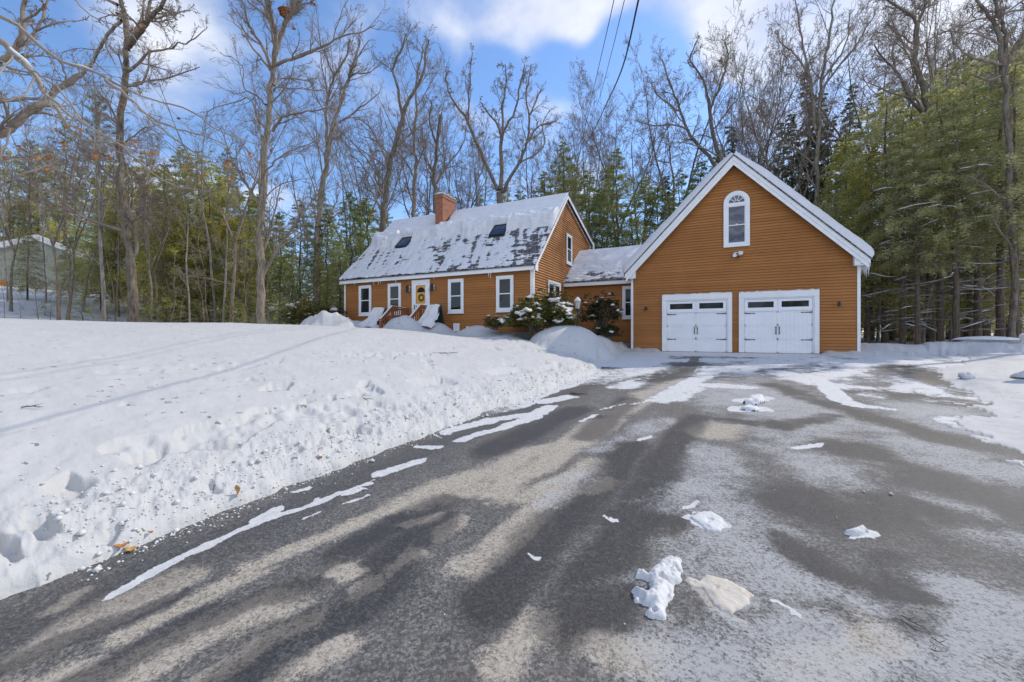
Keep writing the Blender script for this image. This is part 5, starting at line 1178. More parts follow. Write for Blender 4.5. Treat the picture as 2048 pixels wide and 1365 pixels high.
# foreground maple: pale limbs hanging across the upper left
D = 6.2
hero_tree('maple_tree', 'pale foreground maple limbs hanging across the upper left with a few orange leaves', 'tree', at(-700, 6.5), [
    (-1, [(-700, 1100, 6.5), (-690, 700, 6.5), (-650, 300, 6.5), (-560, 0, 6.5), (-500, -250, 6.5)], 150, 110),
    (1, [(-640, 250, 6.4), (-450, -60, 6.3), (-300, -50, 6.2), (-120, 20, 6.2), (0, 82, D), (20, 102, D), (60, 140, D), (92, 190, D+.1), (125, 235, D+.2), (140, 262, D+.3), (158, 280, D+.4)], 19, 3),
    (1, [(92, 190, D), (112, 205, D-.2), (150, 240, D-.4), (195, 262, D-.5), (240, 290, D-.5), (285, 330, D-.4), (340, 368, D-.2), (420, 385, D)], 6, 1.6),
    (1, [(-450, -100, 6.6), (-200, -60, 6.7), (0, 33, 6.8), (40, 55, 6.9), (75, 88, 7), (110, 115, 7.1), (150, 132, 7.2), (190, 145, 7.3), (240, 172, 7.4), (300, 198, 7.5), (385, 225, 7.6), (440, 262, 7.8), (520, 290, 8)], 9, 1.5),
    (1, [(200, 150, 7.3), (240, 180, 7.0), (270, 205, 6.8), (310, 240, 6.7), (370, 262, 6.7), (440, 285, 6.8), (500, 320, 7)], 6, 1.5),
    (1, [(275, 210, 6.8), (310, 248, 6.6), (370, 292, 6.5), (420, 330, 6.4), (470, 345, 6.4)], 4, 1.2),
    (1, [(60, 140, D), (100, 165, D-.6), (150, 220, D-.9), (175, 250, D-1), (230, 280, D-1.1), (300, 300, D-1.1)], 4, 1.2), (1, [(158, 280, D+.4), (210, 285, D+.5), (260, 292, D+.6), (310, 300, D+.8)], 4, 1),
    (1, [(-60, 330, 6), (0, 322, 6), (60, 318, 6), (130, 305, 6), (160, 290, 6)], 4, 1), (1, [(-120, 410, 5.8), (0, 372, 5.8), (40, 350, 5.8), (85, 335, 5.9), (130, 315, 6)], 7, 1.5),
    (1, [(-60, 120, 7.5), (0, 143, 7.6), (70, 150, 7.7), (150, 168, 7.8), (230, 178, 7.8), (300, 185, 8)], 4, 1.2), (1, [(150, 0, 7), (180, 30, 7), (250, 60, 7), (290, 100, 7)], 3, 1)],
    dict(n=[6, 6, 5, 3, 2], t0=[.3, .25, .15, .1, .1], ang=[.6, .6, .6, .6, .6], len=[.3, .34, .42, .5, .5], rad=[.35, .38, .5, .6, .6], seg=[7, 6, 5, 3, 2], wob=[.10, .12, .14, .16, .2], trop=[.0, -.01, -.01, .0, .0], rmin=.0028),
    3, 'bark_pale', 'twig_pale', 13, 42, lsize=.06, fill=.75, snow=[([(0, 84, D), (20, 100, D), (50, 124, D), (64, 138, D)], .028), ([(140, 128, 7.15), (165, 134, 7.25), (185, 141, 7.3)], .02)])
# T3: leaning grey tree, left of the house roof
D = 27
hero_tree('maple_tree', 'bare tree leaning right with a broad fine crown, first left of the chimney side', 'tree', at(632, D), [
    (0, [(632, 640, D), (634, 520, D), (636, 450, D), (645, 370, D), (656, 300, D), (668, 245, D)], 11, 9),
    (0, [(668, 245, D), (680, 212, D), (694, 170, D), (706, 130, D), (720, 80, D)], 7, 3), (0, [(655, 300, D), (652, 240, D), (656, 195, D), (668, 155, D), (690, 118, D), (700, 80, D)], 6, 3),
    (1, [(676, 245, D), (700, 232, D), (730, 210, D), (760, 185, D)], 5, 1.5), (1, [(656, 195, D), (645, 140, D), (640, 100, D)], 4, 1.5), (1, [(668, 155, D), (655, 120, D), (640, 90, D), (620, 60, D)], 4, 1.5), (1, [(690, 175, D), (705, 150, D), (740, 145, D), (765, 120, D)], 4, 1.5), (1, [(694, 170, D), (715, 115, D), (740, 80, D)], 4, 1.5)],
    MAPLE, 3, 'bark_mid', 'twig', 21, fill=1.0)
# T4
D = 31
hero_tree('oak_tree', 'dark bare oak behind the left roof end with long arching crown', 'tree', at(766, D), [
    (0, [(764, 640, D), (764, 470, D), (772, 400, D), (780, 330, D), (795, 275, D), (810, 215, D)], 12, 8), (0, [(810, 215, D), (830, 180, D), (845, 150, D), (850, 110, D), (858, 80, D)], 7, 3), (0, [(804, 250, D), (797, 180, D), (785, 140, D), (805, 95, D), (812, 68, D)], 6, 3),
    (1, [(772, 405, D), (745, 360, D), (720, 325, D), (700, 310, D)], 4, 1.5), (1, [(780, 340, D), (760, 290, D), (735, 250, D), (705, 235, D)], 5, 1.5), (1, [(788, 300, D), (820, 270, D), (850, 245, D), (870, 230, D)], 4, 1.5)],
    OAK, 3, 'bark_dark', 'twig', 23, fill=.8)
# T5
D = 33
hero_tree('maple_tree', 'upright bare tree rising just left of the brick chimney', 'tree', at(826, D), [
    (0, [(824, 640, D), (826, 430, D), (832, 350, D), (828, 290, D), (832, 200, D), (840, 130, D), (850, 85, D)], 9, 2)], MAPLE, 3, 'bark_mid', 'twig', 24, fill=.55)
D = 34
hero_tree('maple_tree', 'bushy-topped bare tree directly behind the chimney', 'tree', at(870, D), [
    (0, [(868, 640, D), (870, 420, D), (868, 350, D), (874, 290, D), (880, 230, D)], 9, 5), (0, [(874, 290, D), (860, 250, D), (862, 200, D)], 5, 2), (1, [(870, 370, D), (895, 330, D), (925, 290, D), (935, 240, D)], 4, 1.5), (1, [(870, 350, D), (850, 310, D), (845, 260, D)], 4, 1.5)], OAK, 3, 'bark_dark', 'twig', 25, fill=.8)
# T6: the broad double-trunked oak over the ridge
D = 31
hero_tree('oak_tree', 'broad V-forked bare oak standing over the middle of the house ridge', 'tree', at(1002, D), [
    (0, [(1002, 640, D), (1001, 500, D), (1000, 430, D), (998, 385, D)], 15, 11),
    (0, [(996, 380, D), (975, 335, D), (955, 290, D), (940, 255, D), (930, 230, D)], 7, 5), (0, [(930, 232, D), (915, 215, D), (900, 190, D), (892, 160, D), (893, 145, D)], 5, 2), (0, [(936, 240, D), (938, 200, D), (940, 150, D), (945, 105, D)], 4, 1.5),
    (0, [(1001, 380, D), (1003, 330, D), (1003, 280, D), (1008, 260, D)], 9, 6), (0, [(1003, 290, D), (995, 250, D), (975, 225, D), (960, 205, D)], 5, 2), (0, [(1006, 262, D), (1005, 210, D), (1012, 170, D), (1010, 130, D)], 5, 2), (0, [(1008, 260, D), (1030, 220, D), (1040, 170, D), (1050, 130, D)], 5, 2),
    (0, [(1004, 385, D), (1030, 340, D), (1045, 310, D), (1055, 280, D), (1058, 230, D), (1052, 190, D), (1060, 145, D)], 7, 2), (1, [(1050, 290, D), (1075, 255, D), (1105, 245, D), (1117, 238, D)], 5, 1.5), (1, [(1040, 325, D), (1070, 310, D), (1090, 285, D), (1085, 250, D), (1100, 220, D)], 4, 1.5), (1, [(1060, 230, D), (1075, 195, D), (1085, 170, D)], 4, 1.5)],
    OAK, 3, 'bark_dark', 'twig', 26, fill=.62)
# T8 group: oaks behind the garage
D = 33
hero_tree('oak_tree', 'round-crowned bare oak above the left slope of the garage roof', 'tree', at(1452, D), [
    (0, [(1455, 640, D), (1455, 420, D), (1445, 340, D), (1425, 265, D), (1418, 200, D)], 11, 6), (0, [(1418, 200, D), (1400, 150, D), (1380, 120, D), (1395, 80, D)], 5, 2), (0, [(1422, 215, D), (1440, 170, D), (1455, 120, D), (1450, 85, D)], 5, 2),
    (0, [(1446, 345, D), (1405, 300, D), (1375, 260, D), (1358, 215, D), (1340, 170, D), (1325, 120, D)], 8, 2), (1, [(1375, 258, D), (1345, 250, D), (1300, 250, D), (1270, 240, D)], 4, 1.5), (1, [(1360, 222, D), (1320, 195, D), (1300, 165, D)], 4, 1.5), (1, [(1425, 260, D), (1460, 215, D), (1480, 190, D), (1490, 130, D)], 4, 1.5)],
    OAK, 3, 'bark_dark', 'twig', 28, fill=.6)
D = 30
hero_tree('maple_tree', 'tall spreading bare tree over the right garage slope reaching the top of the photo', 'tree', at(1640, D), [
    (0, [(1632, 640, D), (1632, 420, D), (1635, 300, D), (1640, 200, D), (1650, 130, D), (1660, 60, D), (1675, -20, D)], 9, 3), (0, [(1632, 260, D), (1622, 180, D), (1612, 120, D), (1600, 60, D), (1590, 0, D)], 6, 2), (1, [(1618, 150, D), (1590, 110, D), (1560, 85, D), (1555, 60, D)], 4, 1.5), (1, [(1640, 190, D), (1680, 130, D), (1720, 80, D), (1750, 20, D)], 5, 1.5), (1, [(1645, 160, D), (1690, 90, D), (1700, 20, D)], 4, 1.5)],
    MAPLE, 3, 'bark_mid', 'twig', 29, fill=.6)
D = 24
hero_tree('oak_tree', 'sinuous bare oak rising out of the hemlocks at the upper right', 'tree', at(1850, D), [
    (0, [(1855, 640, D), (1855, 300, D), (1850, 200, D), (1838, 150, D), (1830, 110, D), (1833, 60, D), (1836, 45, D)], 12, 8), (0, [(1836, 50, D), (1815, 25, D), (1780, 5, D), (1760, -25, D)], 6, 3), (0, [(1836, 48, D), (1850, 10, D), (1855, -40, D)], 6, 3), (1, [(1832, 90, D), (1800, 70, D), (1775, 50, D)], 4, 1.5),
    (0, [(1850, 240, D), (1815, 190, D), (1790, 140, D), (1765, 115, D), (1748, 90, D)], 6, 2), (1, [(1790, 140, D), (1785, 105, D), (1790, 80, D)], 4, 1.5), (1, [(1848, 190, D), (1865, 150, D), (1855, 110, D), (1845, 90, D)], 3, 1.2)],
    OAK, 3, 'bark_dark', 'twig', 31, fill=.6)
D = 19
hero_tree('oak_tree', 'many-stemmed dark oak crown filling the upper right corner', 'tree', at(2010, D), [
    (0, [(2030, 700, D), (2025, 500, D), (2020, 300, D), (2005, 150, D), (2003, 130, D)], 11, 7), (0, [(2003, 135, D), (2000, 80, D), (1985, 40, D), (1960, 10, D), (1940, -30, D)], 8, 4), (0, [(2005, 140, D), (2012, 80, D), (2002, 40, D), (1990, 0, D), (1995, -50, D)], 7, 4), (0, [(2008, 145, D), (2030, 95, D), (2050, 60, D), (2060, 0, D)], 7, 4),
    (1, [(2003, 130, D), (1960, 118, D), (1925, 105, D), (1900, 60, D)], 6, 2), (1, [(2000, 90, D), (1960, 70, D), (1920, 65, D), (1880, 60, D)], 4, 1.5), (1, [(2004, 150, D), (1980, 160, D), (1940, 150, D)], 5, 2), (1, [(2020, 120, D), (2050, 120, D)], 4, 2)],
    OAK, 3, 'bark_dark', 'twig', 33, fill=.5)
# long leaning trunks crossing the upper right
D = 21
for sd, pts, lab, w in ((41, [(1700, 205, D+2), (1740, 165, D+1.5), (1800, 125, D+1), (1850, 85, D+.5), (1900, 60, D), (1960, 38, D), (2048, 20, D-.5), (2150, 0, D-1)], 'long dark bough sweeping across the upper right from outside the photo', 4.5),
                        (42, [(1700, 225, D+3), (1760, 180, D+3), (1830, 130, D+2), (1900, 90, D+2), (1960, 55, D+2), (2060, -10, D+1)], 'thin dark bough just below the long sweeping one at the upper right', 3)):
    base = at(2300, D)
    hero_tree('leaning_tree', lab, 'tree', base, [(-1, [(2300, 700, D), (2290, 300, D), (2240, 60, D), (2150, 0, D-1)], 16, 7), (1, list(reversed(pts)), w, 1.5)], MAPLE, 2, 'bark_dark', 'twig', sd, fill=.35)
# ---------------------------------------------------------------- woods: each kind built once, then copied one by one
PLACED = []; BACK = False
def place(protos, kind, name, spots, mats, zone, group, z_off=0):
    """spots: (px, distance, top_py or height)"""
    for i, (px, D, top) in enumerate(spots):
        pr = protos[(i*7+int(px)) % len(protos)]; x, y = at(px, D); z = gz(x, y)+z_off
        Hh = (H + (CY-top)*D/F) - z
        s = Hh/pr['h']; o = thing(name, '', 'tree', (x, y, z), rz=(px*1.7+i) % 6.28, group=group); ws = min(1.35, max(.75, s**.5/s if s > 1 else 1))
        o.scale = (s*ws if s > 1 else s*1.0, s*ws if s > 1 else s*1.0, s)
        for nm, me, mt in pr['parts']:
            if me is None: continue
            c = bpy.data.objects.new(nm, me); C.objects.link(c); c.parent = o
        o['zone'] = zone; o['kindlab'] = kind; PLACED.append((o, zone, kind, px_of(x, y)[0]))
def proto_con(seed, h, mat, **k):
    r0 = k.pop('r0', .13); R0 = k.pop('R0', 2.2)
    tm, lm, fm, smh = conifer_mesh(seed, h, r0, R0, **k)
    for me, mt in ((tm, 'bark_pine'), (lm, 'twig_pale' if mat in ('hemlock_right', 'hemlock_yellow') else 'twig'), (fm, mat), (smh, 'snow_clean')):
        if me is not None: me.materials.append(M[mt])
    return dict(h=h, parts=[('trunk', tm, 0), ('branches', lm, 0), ('foliage', fm, 0), ('branch_snow', smh, 0)])
def proto_bare(seed, h, r0, leaders, fork, spread, cfg, maxl, bark, twig, **k):
    tm, cm = bare_tree_mesh(seed, h, r0, leaders, fork, spread, cfg, maxl, **k); tm.materials.append(M[bark]); cm.materials.append(M[twig])
    return dict(h=h*1.0, parts=[('trunk', tm, 0), ('crown', cm, 0)])
hem = [proto_con(s, 12, 'hemlock', R0=3.1, h0=.13, nb=150, per=52, leaf=.14, lw=.05, gap=.15, dead=12, shape=.6) for s in (1, 2, 3)]
hemy = [proto_con(s, 11, 'hemlock_yellow', R0=3.0, h0=.12, nb=135, per=58, leaf=.14, lw=.05, gap=.25, dead=24, shape=.6) for s in (4, 5, 6)]
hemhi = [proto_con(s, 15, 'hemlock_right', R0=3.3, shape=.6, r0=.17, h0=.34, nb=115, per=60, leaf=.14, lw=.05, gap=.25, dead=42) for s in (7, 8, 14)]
spr = [proto_con(s, 13, 'spruce', R0=2.3, h0=.06, nb=170, per=75, leaf=.14, lw=.05, gap=.05, shape=.75, dead=3, droop=.35) for s in (9, 10)]
pin = [proto_con(s, 15, 'pine', R0=2.7, r0=.17, h0=.35, nb=70, per=75, leaf=.20, lw=.03, gap=.2, tuft=True, dead=12, shape=.6) for s in (11, 12)]
lowh = [proto_con(s, 2.2, 'hemlock', R0=1.5, r0=.03, h0=.05, nb=26, per=34, leaf=.12, lw=.03, gap=.1, dead=3, shape=.5, snow=False) for s in (15, 16)]
oak = [proto_bare(50+s, 15, .17, 3, .38, .42, OAK, 3, 'bark_dark', 'twig') for s in range(3)]
mpl = [proto_bare(60+s, 15, .12, 3, .36, .34, MAPLE, 3, 'bark_mid', 'twig') for s in range(3)]
slm = [proto_bare(70+s, 11, .07, 1, .55, .1, MAPLE, 2, 'bark_pale', 'twig_pale', low=5) for s in range(3)]
sap = [proto_bare(80+s, 6, .03, 1, .35, .1, SAPL, 2, 'bark_mid', 'twig', low=3) for s in range(3)]
# left side
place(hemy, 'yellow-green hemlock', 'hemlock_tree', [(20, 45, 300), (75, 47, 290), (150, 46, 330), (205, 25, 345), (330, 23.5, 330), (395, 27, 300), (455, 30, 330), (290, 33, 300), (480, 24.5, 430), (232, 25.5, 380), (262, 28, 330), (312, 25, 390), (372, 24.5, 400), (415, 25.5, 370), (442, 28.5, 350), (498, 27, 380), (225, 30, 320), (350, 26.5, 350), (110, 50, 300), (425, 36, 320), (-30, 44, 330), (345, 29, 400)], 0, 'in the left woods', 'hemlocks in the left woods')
place(hem, 'deep green hemlock', 'hemlock_tree', [(370, 31, 295), (560, 26, 425), (600, 29, 400), (655, 27.5, 415), (55, 26, 450), (140, 27, 470), (700, 31, 385), (735, 33, 395), (515, 31, 385), (585, 23.5, 500), (680, 24.5, 470), (640, 36, 380)], 0, 'between the left maples and the house', 'hemlocks beside the left end of the house')
place(pin, 'tufted white pine', 'pine_tree', [(195, 38, 185), (60, 42, 280), (130, 44, 240), (455, 40, 300), (330, 46, 330)], 0, 'above the left woods', 'pines above the left woods')
place(lowh, 'low hemlock sapling', 'hemlock_sapling', [(45, 22, 612), (90, 21, 600), (165, 20.5, 595), (215, 21.5, 610), (300, 20, 598), (345, 20.5, 590), (400, 22, 600), (470, 20.6, 595), (500, 22.5, 580), (560, 21, 585), (120, 25, 590), (375, 25, 585), (440, 27, 575)], 0, 'at the edge of the left lawn', 'low hemlock saplings at the lawn edge')
place(slm, 'slender pale-barked tree', 'birch_tree', [(207, 18.5, 60), (165, 24, 270), (380, 20.5, 350), (447, 22, 320), (432, 24, 240), (475, 25, 360), (15, 24, 360), (92, 26, 370), (590, 33, 400)], 0, 'in the left woods', 'slender pale trees in the left woods')
place(mpl, 'straight grey tree', 'maple_tree', [(118, 19.5, 200), (135, 21, 250), (235, 24, 300), (22, 21, 300), (300, 21.5, 320), (318, 22.3, 330), (462, 21.0, 180), (725, 38, 210)], 0, 'in the left woods', 'straight grey trees in the left woods')
place(sap, 'thin leafless sapling', 'sapling', [(8, 19, 520), (45, 18.5, 560), (78, 19, 470), (100, 20, 550), (140, 19.5, 500), (190, 20, 530), (230, 21, 420), (335, 19.5, 500), (360, 19.5, 540), (410, 19.5, 520), (420, 22, 400), (488, 20.5, 480), (540, 20.5, 530), (500, 23, 440), (255, 19.2, 560)], 0, 'along the back of the left lawn', 'thin saplings along the back of the lawn')
# behind the house
place(mpl, 'tall bare tree', 'maple_tree', [(740, 36, 230), (905, 38, 230), (1165, 36, 240), (1110, 43, 290)], 0, 'behind the house', 'bare trees behind the house')
place(oak, 'spreading bare oak', 'oak_tree', [(1232, 36, 195), (1290, 38, 250), (1190, 39, 250), (1075, 41, 260), (840, 42, 260), (950, 40, 290), (915, 44, 280), (1140, 45, 290), (690, 43, 300), (785, 46, 320)], 0, 'behind the house', 'bare oaks behind the house')
place(hem, 'green hemlock', 'hemlock_tree', [(1128, 35, 285), (1235, 31, 300), (1090, 33, 345), (1175, 31, 340), (1290, 33, 350), (1215, 38, 330), (1040, 37, 380), (1265, 28.5, 400), (1150, 38.5, 330), (1315, 32, 370), (1360, 34, 340), (1400, 33, 320), (1200, 30, 380), (1110, 31, 390), (1440, 34, 300)], 0, 'behind the low wing', 'hemlocks behind the low wing')
place(hem, 'distant hemlock', 'hemlock_tree', [(770, 44, 420), (830, 46, 430), (900, 45, 400), (960, 47, 390), (720, 47, 400), (1010, 46, 370)], 0, 'beyond the house ridge', 'distant hemlocks beyond the house ridge')
# behind the garage
place(spr, 'dark spruce', 'spruce_tree', [(1612, 36, 150), (1585, 34, 230), (1635, 35, 190), (1560, 38, 250), (1463, 36, 255), (1660, 35, 235), (1335, 37, 350), (1385, 39, 370), (1520, 41, 310), (1705, 36, 170)], 0, 'behind the garage', 'spruces behind the garage')
place(mpl, 'slim bare tree', 'maple_tree', [(1520, 35, 120), (1575, 32, 80)], 0, 'behind the garage', 'bare trees behind the garage')
place(oak, 'gnarled bare oak', 'oak_tree', [(1340, 35, 110), (1490, 36, 100), (1740, 33, 40), (1790, 36, 30), (1930, 30, 0), (1900, 34, 20), (1540, 44, 200), (1970, 27, -40)], 0, 'at the upper right', 'bare oaks behind the garage and hemlocks')
# right woods
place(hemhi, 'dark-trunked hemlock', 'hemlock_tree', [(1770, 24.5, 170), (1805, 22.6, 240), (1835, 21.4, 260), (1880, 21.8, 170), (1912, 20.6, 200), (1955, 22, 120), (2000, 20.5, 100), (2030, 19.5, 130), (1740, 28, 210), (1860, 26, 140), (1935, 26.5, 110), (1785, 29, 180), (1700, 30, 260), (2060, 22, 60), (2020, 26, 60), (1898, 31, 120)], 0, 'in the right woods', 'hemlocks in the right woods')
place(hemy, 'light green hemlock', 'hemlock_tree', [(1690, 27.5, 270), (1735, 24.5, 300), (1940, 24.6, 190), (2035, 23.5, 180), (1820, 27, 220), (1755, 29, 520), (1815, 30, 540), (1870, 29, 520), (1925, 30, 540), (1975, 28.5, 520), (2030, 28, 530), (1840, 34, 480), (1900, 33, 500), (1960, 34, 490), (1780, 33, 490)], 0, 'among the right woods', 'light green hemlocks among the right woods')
place(hem, 'bushy understory hemlock', 'hemlock_tree', [(1800, 36, 500), (1850, 34, 470), (1895, 37, 490), (1990, 35, 500), (1730, 36, 450), (1780, 41, 440), (1960, 42, 430), (2040, 40, 420)], 0, 'deep in the right woods', 'understory hemlocks deep in the right woods')
place(slm, 'thin bare trunk', 'birch_tree', [(1755, 26, 260), (1790, 27.5, 300), (1825, 30, 250), (1868, 28, 240), (1925, 29, 260), (1975, 27, 200), (2015, 30, 250), (1845, 24, 300), (1745, 31, 280), (1902, 25, 260)], 0, 'in the right woods', 'thin trunks in the right woods')
for k, (bx, by, h, pr) in enumerate([(-16, -14, 12, hem[0]), (-9, -17, 14, oak[0]), (-3, -16, 11, hem[1]), (2, -19, 15, oak[1]), (6, -15, 12, hemhi[0]), (11, -18, 14, mpl[0]), (16, -14, 12, hem[2]), (-22, -8, 13, oak[2]), (22, -9, 13, hemhi[1]), (-13, -20, 14, hemhi[2]), (8, -22, 16, hem[0]), (-6, -23, 15, hemhi[0]), (0, -24, 15, hem[1]), (14, -23, 15, mpl[1])]):
    o = thing('street_tree', '', 'tree', (bx, by, gz(bx, by)), rz=k*1.3, group='trees across the street'); o.scale = (h/pr['h'],)*3; o['label'] = 'tree across the street behind the photographer, mirrored in the panes'
    for nm, me, mt in pr['parts']:
        if me is None or nm == 'branch_snow': continue
        c = bpy.data.objects.new(nm, me); C.objects.link(c); c.parent = o
ORD = ['first', 'second', 'third', 'fourth', 'fifth', 'sixth', 'seventh', 'eighth', 'ninth', 'tenth', 'eleventh', 'twelfth', 'thirteenth', 'fourteenth', 'fifteenth', 'sixteenth', 'seventeenth', 'eighteenth', 'nineteenth', 'twentieth', 'twenty-first', 'twenty-second', 'twenty-third', 'twenty-fourth']
keys = {}
for o, z, k, x in PLACED: keys.setdefault((z, k), []).append((x, o))
for (z, k), L in keys.items():
    L.sort(key=lambda a: a[0])
    for i, (x, o) in enumerate(L):
        o['label'] = f'{k} {z}, {ORD[i]} from the left of them'
for o, *_ in PLACED:
    del o['zone']; del o['kindlab']
# ---------------------------------------------------------------- far woods that read as one mass
rng = np.random.default_rng(77); rg = random.Random(77); Vt, Ft, off = [], [], 0
lowtr = []
for q in range(300):
    px = rg.uniform(-250, 2330); D = rg.uniform(46, 75); x, y = at(px, D); z = gz(x, y)-.5; h = rg.uniform(8, 12) if px < 600 or px > 1750 else rg.uniform(5, 8)
    d = (rg.gauss(0, .06), rg.gauss(0, .06), 1); p = walk(rg, (x, y, z), d, h, 6, .05, .03); r = rg.uniform(.06, .14); lowtr.append((p, [r*(1-.85*k/6) for k in range(7)]))
    for k in range(16):
        i = rg.randint(2, 5); b = p[i]; L = rg.uniform(1.2, 3.2); a = rg.uniform(0, 6.28); c = walk(rg, b, (math.cos(a)*.7, math.sin(a)*.7, .8), L, 3, .15, .05); lowtr.append((c, [.03, .02, .014, .008]))
        for _ in range(3):
            b2 = c[rg.randint(1, 3)]; a = rg.uniform(0, 6.28); lowtr.append((walk(rg, b2, (math.cos(a)*.6, math.sin(a)*.6, .7), L*.45, 2, .15, .05), [.013, .01, .007]))
V, Fq = tubes_mesh(lowtr, 3); o = link('distant_woods', np_mesh('distant_woods', V, Fq), M['twig']); tag(o, 'grey mass of bare trunks and twigs far behind the houses', 'woods', kind='stuff')
LPs, LDs = [], []
for q in range(95):
    px = rg.uniform(-250, 2330)
    if 700 < px < 1050 and rg.random() < .5: continue
    D = rg.uniform(44, 70); x, y = at(px, D); z = gz(x, y); h = rg.uniform(6, 13) if px > 1100 or px < 650 else rg.uniform(4, 8); n = 1500
    t = rng.random(n)**.8; rr = (1-t)*rg.uniform(1.8, 2.8)*(.4+.6*rng.random(n)); a = rng.random(n)*6.28
    ly = np.floor(t*14)/14; P = np.stack([x+rr*np.cos(a), y+rr*np.sin(a), z+h*(.06+.94*(ly+rng.random(n)*.03))-rr*.12], 1); LPs.append(P); LDs.append(np.stack([np.cos(a), np.sin(a), rng.normal(size=n)*.3], 1))
P = np.concatenate(LPs); Dd = np.concatenate(LDs); V, Fq = leaf_quads(rng, P, Dd, rng.uniform(.25, .5, len(P)), rng.uniform(.08, .16, len(P)))
o = link('distant_evergreens', np_mesh('distant_evergreens', V, Fq), M['hemlock']); tag(o, 'green mass of far evergreens behind the nearer trees', 'woods', kind='stuff')
# ---------------------------------------------------------------- neighbouring house
nx, ny = at(76, 33); nz = gz(nx, ny)
nh = thing('neighbor_house', 'sage green neighbour house with a low snowy gable behind the left trees', 'house', (nx, ny, nz-.3))
HW, EH, RH = 4.9, 2.05, 4.3
m = MB(); m.prism([(-HW, -.6), (HW, -.6), (HW, EH), (0, RH-.1), (-HW, EH)], 0, 9, lambda p, q, s: (p, s, q))
for k in range(30):
    z0 = -.2+k*.15; w = HW if z0 < EH else HW*(RH-.1-z0)/(RH-.1-EH)
    if w > .2: m.box(-w+.03, w-.03, -.02, -.001, z0, z0+.012)
wl = m.build('wall', M['sage'], nh, local=True)
m = MB(); sl = (RH-EH)/HW
for s_ in (-1, 1): m.prism([(0, RH+.02), (s_*(HW+.5), RH+.02-sl*(HW+.5)), (s_*(HW+.5), RH-.16-sl*(HW+.5)), (0, RH-.16)], -.4, 9.3, lambda p, q, s: (p, s, q))
rf = m.build('roof', M['white_dull'], nh, local=True)
m = MB()
for s_ in (-1, 1): m.prism([(0, RH+.28), (s_*(HW+.3), RH+.28-sl*(HW+.3)), (s_*(HW+.48), RH+.1-sl*(HW+.48)), (s_*(HW+.48), RH+.022-sl*(HW+.48)), (0, RH+.022)], -.38, 9.3, lambda p, q, s: (p, s, q))
sn = m.build('roof_snow', M['snow_clean'], rf, local=True, bevel=.05)
m = MB(); m.box(-3.3, -2.2, -.03, .0, .3, 1.6); m.build('window', M['glass'], nh, local=True)
nh.rotation_euler = (0, 0, R(60))
p = at(8, 31.5, 567); m = MB(); m.lathe([(.0, 0), (.22, .02), (.24, .06), (.1, .09), (.0, .07)], (0, 0, 0), 16); m.v = [(a, -c, b) for a, b, c in m.v]; o = m.build('door_wreath', plain('orange_wreath', (.6, .22, .03), .7), None); o.location = p; o.rotation_euler = (0, 0, R(60)); tag(o, 'round orange wreath on the sage neighbour house at the far left', 'wreath')
# ---------------------------------------------------------------- overhead lines
def wire(pts, r, label, name='power_line'):
    P = [Vector(at(a, c, b)) for a, b, c in pts]; Q = []
    n = len(P)
    for i in range(n-1):
        for k in range(6):
            u = k/6; a = P[max(i-1, 0)]; b = P[i]; c = P[i+1]; d = P[min(i+2, n-1)]; Q.append(.5*((2*b)+(c-a)*u+(2*a-5*b+4*c-d)*u*u+(3*b-a-3*c+d)*u**3))
    Q.append(P[-1]); m = MB(); m.tube(Q, r, 6); o = m.build(name, M['wire'], None, smooth=True); tag(o, label, 'power line', 'overhead lines crossing above the driveway')
wire([(1330, -260, 5.2), (1297, -90, 6.5), (1277, 0, 7.6), (1245, 135, 11), (1212, 210, 16), (1180, 275, 24), (1150, 315, 34)], .018, 'thick twisted overhead cable, right one of the three lines')
wire([(1262, -160, 8), (1228, 0, 10.5), (1203, 110, 15), (1180, 205, 22), (1160, 262, 32), (1140, 300, 44)], .011, 'thin overhead wire, leftmost of the three lines')
wire([(1290, -160, 8), (1249, 0, 10.5), (1222, 110, 15), (1196, 205, 22), (1172, 262, 32), (1150, 300, 44)], .010, 'thin overhead wire, middle one of the three lines')
# ================================================================== sky, sun, camera
w = bpy.data.worlds.new('World'); scene.world = w; w.use_nodes = True; nt = w.node_tree; nn = nt.nodes; ll = nt.links
for n in list(nn): nn.remove(n)
out = nn.new('ShaderNodeOutputWorld'); bg = nn.new('ShaderNodeBackground'); bg2 = nn.new('ShaderNodeBackground'); mixs = nn.new('ShaderNodeMixShader')
SUN = Vector((.62, .84, .95)).normalized(); EL = math.asin(SUN.z); AZ = math.atan2(SUN.x, SUN.y)
sky = nn.new('ShaderNodeTexSky'); sky.sky_type = 'NISHITA'; sky.sun_disc = False; sky.sun_elevation = EL; sky.sun_rotation = AZ; sky.air_density = 1.0; sky.dust_density = .3; sky.ozone_density = 1.6
tint = nn.new('ShaderNodeMix'); tint.data_type = 'RGBA'; tint.blend_type = 'MULTIPLY'; tint.inputs[0].default_value = 1; tint.inputs[7].default_value = (1.0, 1.18, 1.40, 1)
ll.new(sky.outputs[0], tint.inputs[6]); ll.new(tint.outputs[2], bg.inputs[0]); bg.inputs[1].default_value = .15
tc = nn.new('ShaderNodeTexCoord')
def N(t, **k):
    n = nn.new(t)
    for a, b in k.items(): setattr(n, a, b)
    return n
def mth(op, a, b=0., cl=False):
    n = N('ShaderNodeMath', operation=op, use_clamp=cl)
    for i, v in enumerate((a, b)):
        if hasattr(v, 'links'): ll.new(v, n.inputs[i])
        else: n.inputs[i].default_value = v
    return n.outputs[0]
sep = N('ShaderNodeSeparateXYZ'); ll.new(tc.outputs['Generated'], sep.inputs[0])
den = mth('ADD', mth('MAXIMUM', sep.outputs[2], 0.0), .22); cb = N('ShaderNodeCombineXYZ')
